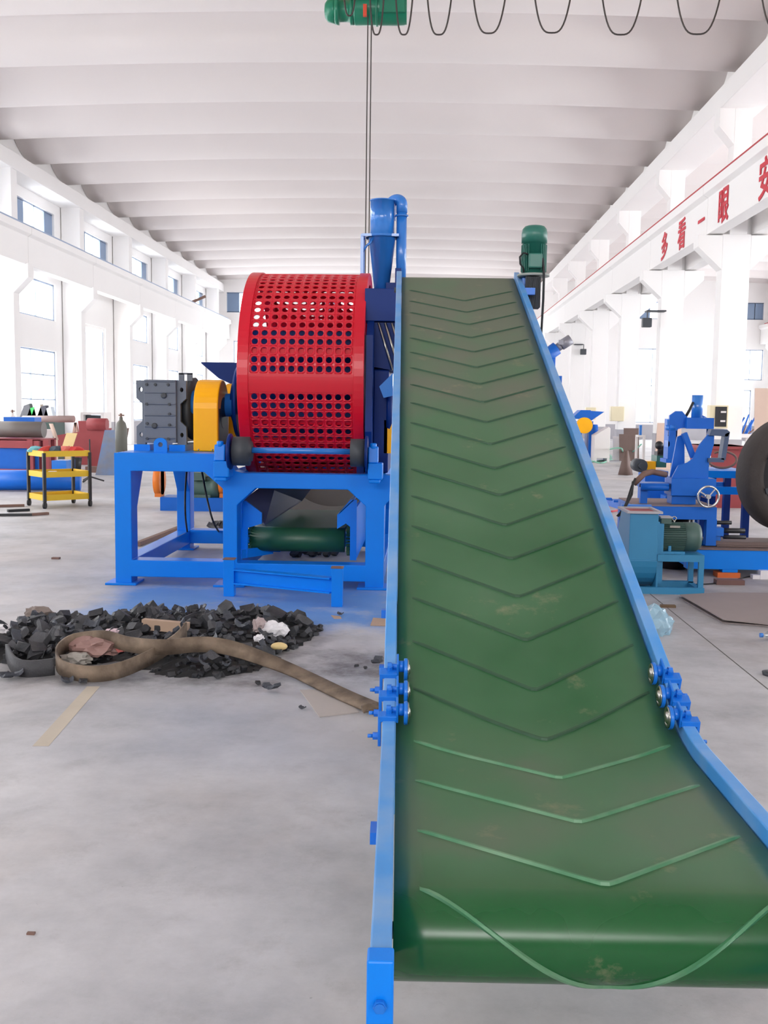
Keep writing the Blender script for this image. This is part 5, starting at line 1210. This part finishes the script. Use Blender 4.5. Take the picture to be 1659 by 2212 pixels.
# inclined screw conveyor head seen past the belt
ic = thing('screw_conveyor', 'distant blue inclined screw conveyor with a grey motor right of the belt', 'conveyor', Vector((P(1185, 760, 20).x, 20, P(1185, 790, 20).z)))
m = MB(); m.cyl(P(1150, 790, 20), P(1203, 752, 20), .13, 20); m.cyl(P(1188, 770, 20), P(1190, 880, 20), .09, 18); m.build('screw_tube', PBLUE, ic)
m = MB(); m.cyl(P(1203, 752, 20), P(1212, 746, 20), .08, 16); m.cyl(P(1212, 746, 20), P(1233, 733, 20), .10, 20); m.box(P(1205, 745, 20) - Vector((0, .1, 0)), P(1216, 735, 20) + Vector((0, .1, 0))); m.build('motor', mat('light_grey_motor', (140, 140, 150), .4, .3), ic)
m = MB(); m.box(P(1203, 845, 20), P(1214, 812, 20) + Vector((0, .2, 0))); m.cyl(P(1198, 800, 20), P(1199, 760, 20), .012, 8); m.build('hopper_box', PBLUE, ic)
m = MB(); q_ = P(1190, 880, 20); m.cyl((q_.x, 20, 0), (q_.x, 20, q_.z), .06, 12); m.build('support', PBLUE, ic)
# hoses on the floor
def hose(pts, m_, label, r=.012, nm='hose', nn=8):
    K_ = [fl(a, b, c) for a, b, c in pts]; m = MB(); m.tube(smooth_path(K_, nn), r, 8); o = m.build(nm, m_); return tag(o, label, 'hose')
hose([(1240, 968, .03), (1290, 975, .03), (1320, 985, .02), (1300, 1000, .02), (1270, 990, .02), (1300, 975, .25), (1340, 968, .5), (1350, 985, .03), (1400, 1000, .02), (1440, 1008, .02)], GRNH, 'pale green hose looping over the far floor right of the belt', .025)
hose([(1245, 1000, .02), (1300, 995, .02), (1340, 990, .02), (1368, 975, .3), (1385, 960, .7)], GRNH, 'pale green hose rising to the pillar drill', .022)
hose([(1500, 1042, .02), (1540, 1050, .02), (1590, 1046, .02), (1560, 1040, .02), (1520, 1036, .02)], GRNH, 'green hose coil under the blue work table', .02)
hose([(1320, 1105, .02), (1380, 1095, .02), (1460, 1085, .02), (1530, 1100, .02), (1570, 1085, .02), (1659, 1100, .02)], REDH, 'red hose on the floor behind the chrome handwheel', .015)
hose([(1300, 1095, .02), (1350, 1090, .02), (1400, 1100, .02)], REDH, 'short red hose on the floor beside the belt rail', .014)
hose([(1430, 1255, .008), (1500, 1262, .008), (1560, 1258, .008), (1620, 1245, .008), (1659, 1242, .008)], BLK, 'thin black cable on the floor beneath the blower frame', .006, 'cable')
# steel sheet, bag, bottle, timber scraps
q5 = [fl(a, b) for a, b in ((1468, 1293), (1562, 1348), (1700, 1358), (1790, 1300), (1700, 1285), (1560, 1288))]
m = MB(); m.prism([p + Vector((0, 0, .03 if i in (0, 5, 1) else .012)) for i, p in enumerate(q5)], (0, 0, .006)); m.prism([p * 1 + Vector((0, .02, .001)) for p in q5], (0, 0, .008)); o = m.build('steel_sheet', mat('dull_brown_steel', (140, 128, 126), .6, var=.1, scale=3)); tag(o, 'large flat dull steel sheet on the floor at the right edge', 'steel sheet')
def film(px, py, r, sc, seed):
    p = fl(px, py); R_ = random.Random(seed); m = MB(); bmesh.ops.create_icosphere(m.b, subdivisions=3, radius=1)
    for v in m.b.verts: v.co = Vector((v.co.x * sc[0], v.co.y * sc[1], max(-.5, v.co.z) * sc[2])) * r * (1 + R_.uniform(-.18, .18))
    m.xf(Matrix.Translation((p.x, p.y, .5 * r * sc[2]))); return m.build('plastic_bag', FILM)
tag(film(1410, 1366, .135, (1, 1.2, .95), 12), 'translucent pale blue plastic bag beside the right conveyor rail', 'bag')
bt = thing('drink_bottle', 'clear plastic bottle with blue cap lying at the right edge', 'bottle', fl(1655, 1378))
p = fl(1643, 1373, .03); m = MB(); m.lathe((p.x, p.y, .033), (1, .15, 0), [(0.015, .012), (.03, .012), (.06, .03), (.19, .032), (.2, .02)], 20); m.build('bottle_body', BOTM, bt)
m = MB(); m.cyl((p.x - .006, p.y, .033), (p.x + .016, p.y, .033), .016, 16); m.build('bottle_cap', CYBLUE, bt)
m = MB(); p = fl(1443, 1312); m.box((p.x - .06, p.y - .02, 0), (p.x + .06, p.y + .03, .02)); o = m.build('timber_scrap', mat('brown_wood', (105, 85, 65), .8)); tag(o, 'small brown wood scrap near the plastic bag', 'wood scrap')
m = MB(); p = fl(1655, 1458); m.lathe((p.x + .03, p.y, 0), (0, 0, 1), [(0, .05), (.02, .055), (.025, .03)], 20); o = m.build('dirty_puck', DGREY); tag(o, 'dark oily puck on the floor at the right edge', 'scrap')
m = MB(); p = fl(1300, 1165); m.box((1.75, 9.75, 0), (1.98, 10.0, .35)); o = m.build('scrap_box', RUST); tag(o, 'rusty box between the belt rail and the blower', 'box')

# ================================================================== LEFT BACKGROUND
tc_ = [fl(63, 1092), fl(97, 1099), fl(143, 1084)]
tA, tB = tc_[0], tc_[1]; u_ = (tB - tA); tw = u_.length; u_.normalize(); v_ = Vector((-u_.y, u_.x, 0)); tl_ = 1.0; 
tl_ = (tc_[2] - tB).dot(v_)
tro = thing('tool_trolley', 'yellow three-shelf tool trolley with black posts and castors', 'trolley', (tA + tB) / 2 + v_ * tl_ / 2)
for sx, sy in ((0, 0), (1, 0), (0, 1), (1, 1)):
    p = tA + u_ * (tw * sx) + v_ * (tl_ * sy); m = MB(); m.bar(p + Vector((0, 0, .10)), p + Vector((0, 0, .86)), .045, .045, up=v_); m.build('post', BLK2, tro)
    m = MB(); m.cyl(p + Vector((-.02, 0, .05)), p + Vector((.02, 0, .05)), .05, 18); m.bar(p + Vector((0, 0, .05)), p + Vector((0, 0, .11)), .03, .03, up=v_); m.build('castor', BLK, tro)
for z in (.12, .48, .80):
    m = MB(); c_ = [tA + u_ * (tw * sx) + v_ * (tl_ * sy) for sx, sy in ((0, 0), (1, 0), (1, 1), (0, 1))]
    m.prism([p + Vector((0, 0, z + .01)) for p in c_], (0, 0, .012))
    for i in range(4): a, b = c_[i], c_[(i + 1) % 4]; m.bar(a + Vector((0, 0, z + .045)), b + Vector((0, 0, z + .045)), .012, .09)
    m.build('shelf', YEL2, tro)
R_ = random.Random(9)
ti = [((120, 190, 200), 'pale blue rag'), ((190, 60, 55), 'red tool'), ((60, 75, 90), 'dark tool box'), ((210, 110, 100), 'pink rag'), ((195, 50, 50), 'red cloth')]
for k, (cc, nm) in enumerate(ti):
    p = tA + u_ * (tw * (.2 + .15 * k)) + v_ * (tl_ * (.1 + .17 * k)); s_ = .09
    m = MB(); bmesh.ops.create_icosphere(m.b, subdivisions=2, radius=1)
    for v in m.b.verts: v.co = Vector((v.co.x * 1.4, v.co.y * 1.4, max(-.4, v.co.z) * .8)) * s_ * (1 + R_.uniform(-.2, .2))
    m.xf(Matrix.Translation(p + Vector((0, 0, .85 + .4 * s_)))); o = m.build('rag' if 'rag' in nm or 'cloth' in nm else 'tool', mat('tint_' + nm.replace(' ', '_'), cc, .7)); tag(o, nm + ' lying on the top shelf of the yellow trolley', 'tool' if 'tool' in nm else 'rag')
p = tA + u_ * (tw * .55) + v_ * .25 + Vector((0, 0, .50)); m = MB(); m.box((p.x - .05, p.y - .05, p.z), (p.x + .05, p.y + .05, p.z + .06)); o = m.build('tin', PLAST); tag(o, 'white tin on the middle shelf of the yellow trolley', 'tin')

ms = thing('red_blue_machine', 'red framed machine with blue panels at the left edge', 'machine', Vector((P(20, 1030, 21).x, 21, 0)))
a = P(-40, 1030, 21); b = P(84, 950, 21)
m = MB(); m.box((a.x, 21, .12), (b.x, 21.08, .25)); m.box((a.x, 21, b.z - .18), (b.x, 21.08, b.z)); 
for px in (44, 80): q_ = P(px, 0, 21).x; m.box((q_ - .06, 20.98, .0), (q_ + .06, 21.1, b.z))
m.box((a.x, 21.9, 0), (b.x, 22.0, b.z)); m.box((a.x, 21.0, b.z - .02), (b.x, 22.0, b.z + .01)); m.build('red_frame', DRED, ms)
m = MB(); m.box((a.x, 21.09, .25), (b.x - .05, 21.12, b.z - .18)); m.build('blue_panel', PBLUE, ms)
m = MB(); r_ = .17; c_ = P(20, 939, 21.4); m.cyl((a.x, 21.4, b.z + .2), (P(76, 0, 21.4).x, 21.4, b.z + .2), r_, 24); o = m.build('steel_roller', mat('grey_roller', (110, 104, 100), .5)); tag(o, 'thick grey steel roller lying on the red machine frame', 'roller')
m = MB(); m.box((a.x, 22.2, b.z + .2), (P(55, 0, 22.2).x, 22.6, b.z + .45)); m.box((a.x, 22.3, 0), (a.x + .2, 22.5, b.z + .2)); m.box((P(45, 0, 22.2).x, 22.3, 0), (P(50, 0, 22.2).x, 22.5, b.z + .2)); o = m.build('blue_trough', PBLUE); tag(o, 'blue trough behind the grey roller at the left edge', 'trough')
m = MB(); q0 = P(-30, 1052, 18.5); m.cyl((q0.x, 18.5, .2), (P(140, 0, 18.5).x, 18.9, .2), .19, 24); o = m.build('blue_pipe', PBLUE); tag(o, 'thick blue pipe lying on the floor behind the yellow trolley', 'pipe')
m = MB(); a = P(112, 1025, 19.5); b = P(143, 995, 19.5); m.box((a.x, 19.5, 0), (b.x, 20, b.z)); o = m.build('blue_bin', CYBLUE); tag(o, 'bright blue bin on the pipe behind the yellow trolley', 'bin')
hose([(2, 945, .6), (8, 960, .5), (18, 975, .4), (14, 990, .3), (4, 1000, .25), (0, 985, .4), (14, 965, .6), (26, 955, .75)], YELH, 'yellow hose looped over the red machine at the left edge', .03)
# gas cylinders
for (px, top, Y_, m_, lb_) in ((262, 893, 21.5, OLIVE, 'olive grey gas cylinder standing left of the gearbox'), (28, 885, 27, WCAB, 'white gas cylinder standing before a white column at the left edge')):
    q_ = P(px, 950, Y_); r_ = .125; zt_ = P(px, top, Y_).z
    g_ = thing('gas_cylinder', lb_, 'gas cylinder', Vector((q_.x, Y_, 0)))
    m = MB(); m.lathe((q_.x, Y_, 0), (0, 0, 1), [(0, r_), (zt_ - .32, r_), (zt_ - .2, r_ * .75), (zt_ - .14, .04), (zt_ - .08, .035)], 28); m.build('cylinder_body', m_, g_)
    m = MB(); m.cyl((q_.x, Y_, zt_ - .1), (q_.x, Y_, zt_), .025, 12); m.cyl((q_.x - .05, Y_, zt_ - .04), (q_.x + .07, Y_, zt_ - .04), .015, 10); m.build('valve', RUST, g_)
hose([(268, 975, 1.0), (272, 1000, .7), (280, 1010, .5), (284, 1040, .02)], mat('maroon_hose', (110, 50, 55), .6), 'maroon hose hanging from the olive gas cylinder', .012)
# leaning sheets
for (u0, u1, v0, v1, Y_, m_, lb_) in ((196, 240, 930, 1026, 22.5, SCUFF, 'scuffed steel sheet with blue smears leaning left of the gas cylinder'), (236, 250, 925, 1025, 23.2, BROWN, 'narrow brown plate leaning beside the scuffed sheet')):
    a = fl(u0 - 6, v1); Y_ = a.y - .0; b = P(u1, v0, Y_); m = MB(); x0 = P(u0 - 6, 0, Y_).x; x1 = P(u1 - 4, 0, Y_).x
    m.prism([(x0, Y_, 0), (x1, Y_, 0), (x1 + .12, Y_ + .35, b.z), (x0 + .12, Y_ + .35, b.z)], (0, .02, 0)); o = m.build('leaning_sheet', m_); tag(o, lb_, 'sheet')
# red tub
a = P(125, 955, 27); b = P(200, 918, 27); m = MB(); m.prism([(a.x, 27, .9 * 0 + .45), (b.x, 27, .35), (b.x + .15, 27, b.z - .1), (a.x - .1, 27, b.z - .3)], (0, 1.2, 0)); m.prism([(P(152, 0, 27).x, 27.1, b.z - .3), (P(185, 0, 27).x, 27.1, b.z - .25), (P(200, 0, 27).x, 27.1, b.z + .1), (P(150, 0, 27).x, 27.1, b.z + .1)], (0, .8, 0)); m.box((a.x + .1, 27.2, 0), (b.x - .1, 28, .45)); o = m.build('red_hopper', DRED); tag(o, 'dull red hopper castings behind the yellow foam sheet', 'hopper')
m = MB(); c_ = P(215, 917, 26); m.cyl((c_.x - .3, 26, c_.z), (c_.x + .2, 26, c_.z), .16, 20); m.box((c_.x - .25, 26, 0), (c_.x + .15, 26.2, c_.z - .1)); o = m.build('rusty_drum', DRED); tag(o, 'rusty red drum on a stand behind the scuffed sheet', 'drum')
m = MB(); a = P(50, 905, 27.5); b = P(165, 905, 27.5); m.cyl((a.x, 27.5, a.z), (b.x, 27.3, b.z), .09, 16); o = m.build('long_pipe', mat('pinkish_steel', (160, 138, 134), .6)); tag(o, 'long pinkish steel pipe lying across trestles at the left', 'pipe')
m = MB(); 
for px in (62, 150): q_ = P(px, 0, 27.5).x; m.bar((q_ - .2, 27.4, 0), (q_, 27.4, a.z - .08), .06, .06); m.bar((q_ + .2, 27.4, 0), (q_, 27.4, a.z - .08), .06, .06)
o = m.build('trestle', PLY); tag(o, 'pale trestle legs holding the long pinkish pipe', 'trestle')
m = MB(); a = P(65, 945, 29); b = P(118, 905, 29); m.box((a.x, 29, 0), (b.x, 29.8, b.z)); o = m.build('green_cabinet', mat('dark_green_cabinet', (58, 78, 72), .6)); tag(o, 'dark green cabinet under the long pipe', 'cabinet')
R_ = random.Random(21)
for k, (px, c3, nm) in enumerate(((68, (60, 190, 90), 'bright green'), (56, (90, 90, 95), 'dark grey'), (80, (215, 205, 190), 'cream'), (92, (75, 75, 85), 'charcoal'), (104, (205, 215, 225), 'pale blue'))):
    q_ = P(px, 900, 29.3); s_ = .14 + .08 * R_.random(); m = MB(); m.prism([(q_.x - s_, 29.3, b.z), (q_.x + s_, 29.3, b.z), (q_.x + s_ * .5, 29.3, b.z + s_ * 2.2), (q_.x - s_ * .3, 29.3, b.z + s_ * 1.9)], (0, .25, 0)); o = m.build('sack', mat('sack_' + nm.replace(' ', '_'), c3, .7)); tag(o, nm + ' sack on the dark green cabinet', 'sack')
m = MB(); a = P(134, 965, 24); b = P(156, 936, 24); m.prism([(a.x, 24, a.z), (b.x, 24, a.z), (b.x + .05, 24.2, b.z), (a.x + .04, 24.2, b.z)], (0, .03, 0)); m.box((a.x + .05, 24.05, 0), (b.x - .05, 24.2, a.z)); o = m.build('foam_sheet', FOAMY); tag(o, 'cream yellow foam sheet before the red hopper', 'foam sheet')
m = MB(); m.ribbon([P(110, 915, 25), P(116, 932, 25), P(122, 950, 25)], [(1, 0, 0)] * 3, .1, .02); m.bar(Vector((P(122, 950, 25).x, 25, 0)), P(122, 950, 25), .05, .05, up=(0, 1, 0)); o = m.build('timber_board', PLY); tag(o, 'tan board leaning right of the green cabinet', 'board')
m = MB(); a = P(85, 965, 25); b = P(95, 925, 25); m.box((P(58, 0, 25).x, 25, 0), (b.x, 25.6, P(90, 928, 25).z)); o = m.build('crate', WCAB); tag(o, 'pale crate behind the grey roller', 'crate')
wk = thing('grey_workbench', 'pale workbench with a dark opening before the tall door', 'bench', Vector((P(200, 915, 33).x, 33, 0)))
a = P(174, 912, 33); b = P(224, 891, 33); m = MB(); m.box((a.x, 33, b.z - .08), (b.x, 33.8, b.z)); m.box((a.x, 33, 0), (a.x + .1, 33.8, b.z - .08)); m.box((b.x - .1, 33, 0), (b.x, 33.8, b.z - .08)); m.build('bench_frame', WCAB, wk)
m = MB(); m.box((a.x + .1, 33.2, .1), (b.x - .1, 33.7, b.z - .1)); m.build('dark_inside', DGREY, wk)
p = fl(166, 1014); m = MB(); m.lathe((p.x, p.y, 0), (0, 0, 1), [(0, .10), (.3, .13), (.3, .11), (.02, .09)], 20); o = m.build('bucket', BLK2); tag(o, 'small black bucket on the floor left of the scuffed sheet', 'bucket')
# castor stand foot
p = fl(195, 1042); m = MB()
for t in (.3, 2.4, 4.5): m.bar(p + Vector((0, 0, .12)), p + Vector((.28 * cos(t), .28 * sin(t), .03)), .03, .03)
m.cyl(p + Vector((0, 0, .1)), p + Vector((0, 0, .9)), .015, 8); o = m.build('tripod_stand', BLK2); tag(o, 'thin black three-legged stand before the scuffed sheet', 'stand')
# scrap on the left floor
R_ = random.Random(4)
for k, (px, py, lb_) in enumerate(((40, 1105, 'dark flat scrap before the trolley wheels'), (12, 1115, 'long dark bar at the left edge of the floor'), (85, 1113, 'rusty offcut near the trolley castor'), (20, 1095, 'brown scrap left of the trolley'), (290, 1135, 'dark rubber scrap by the front-left leg of the shredder'))):
    if k == 4: continue
    p = fl(px, py); w_ = (.25, .7, .18, .4)[k]; m = MB(); m.bar(p + Vector((-w_ / 2, -.1, .02)), p + Vector((w_ / 2, .1, .02)), .07, .035); o = m.build('floor_scrap', (BLK, BLK2, RUST, RUST)[k]); tag(o, lb_, 'scrap')
m = MB()
for k in range(10):
    x = P(110 + k * 14, 0, 24).x; yy = 22.5 + R_.uniform(0, 5); w_ = R_.uniform(.15, .4); m = MB(); m.box((x - w_ / 2, yy, 0), (x + w_ / 2, yy + R_.uniform(.1, .3), R_.uniform(.04, .16))); o = m.build('metal_offcut', (RUST, BROWN, PLAST, BLK2, DGREY)[k % 5]); tag(o, 'low metal offcut among the clutter on the far left floor', 'offcut', 'offcuts on the far left floor')
# motor skid seen through the frame
mk = thing('motor_skid', 'green motor on a low blue skid with orange belt guards seen through the frame', 'motor', Vector((-3.6, 15.6, 0)))
a = fl(346, 1103); b = fl(485, 1105); Ys = a.y
m = MB(); m.box((a.x, Ys, 0), (b.x + .3, Ys + .5, P(400, 1075, Ys).z)); m.build('skid', PBLUE, mk)
c_ = P(425, 1055, Ys); m = MB(); m.lathe((c_.x - .17, Ys + .25, c_.z), (1, 0, 0), [(0, .1), (0, .17), (.34, .17), (.34, .19), (.48, .19), (.5, .1)], 28); m.box((c_.x - .12, Ys + .02, c_.z - .17), (c_.x + .2, Ys + .48, c_.z - .1)); m.box((c_.x - .1, Ys + .05, c_.z + .12), (c_.x + .12, Ys + .3, c_.z + .24)); m.build('motor', MGREEN2, mk)
for px in (337, 478):
    q_ = P(px, 1040, Ys); m = MB(); m.cyl((q_.x - .05, Ys + .2, q_.z), (q_.x + .05, Ys + .2, q_.z), .22, 24); m.box((q_.x - .05, Ys + .1, .2), (q_.x + .05, Ys + .3, q_.z + .5)); m.build('belt_guard', ORG, mk)
m = MB(); q_ = P(455, 1050, Ys); m.cyl((q_.x, Ys + .25, q_.z), (q_.x + .25, Ys + .25, q_.z), .1, 20); m.build('coupling', DGREY, mk)
def cable(pts, lb_):
    m = MB(); m.tube(smooth_path([Vector(p) for p in pts], 8), .010, 8); o = m.build('cable', BLK); return tag(o, lb_, 'cable')
cable([P(403, 1018, 10.2), P(400, 1070, 10.2), P(401, 1120, 10.2), fl(407, 1165, .02)], 'black cable hanging straight down under the shredder deck')
cable([P(436, 1018, 10.2), P(448, 1080, 10.2), P(462, 1130, 10.2), fl(480, 1158, .02)], 'black cable slanting down under the shredder deck, right one')
m = MB(); m.bar(fl(298, 1175, .03), fl(415, 1130, .03), .06, .05); o = m.build('steel_bar', RUST); tag(o, 'long dark steel bar on the floor behind the shredder frame', 'bar')
for k in range(6):
    p = fl(462 + 6 * (k % 3), 1150 - 4 * (k // 3) + 2, 0); o = first.copy(); COL.objects.link(o); o.data = chips[k]; o.location = (p.x, p.y, .03 + .04 * (k // 3)); o.scale = (1.3,) * 3; tag(o, 'dark rubber chunk in the small pile behind the shredder frame', 'rubber chunk', 'rubber chunks behind the shredder')
for k, px in enumerate((632, 668, 676, 690, 705, 722, 640)):
    p = fl(px, 1203 - (k % 2) * 3, 0); o = first.copy(); COL.objects.link(o); o.data = chips[(k * 3) % 14]; o.location = (p.x, p.y, .03); o.scale = (1.1,) * 3; tag(o, 'dark rubber chunk on the floor under the green discharge roller', 'rubber chunk', 'rubber chunks under the discharge roller')
# broken bracket on left clerestory
m = MB(); a = at(425, 668, 52); b = at(444, 640, 52); a.z = 6.86; a.x = -11.85; m.bar(a, b, .12, .12); o = m.build('steel_strut', RUST); tag(o, 'thin rusty strut leaning on the far end of the left crane beam', 'strut')
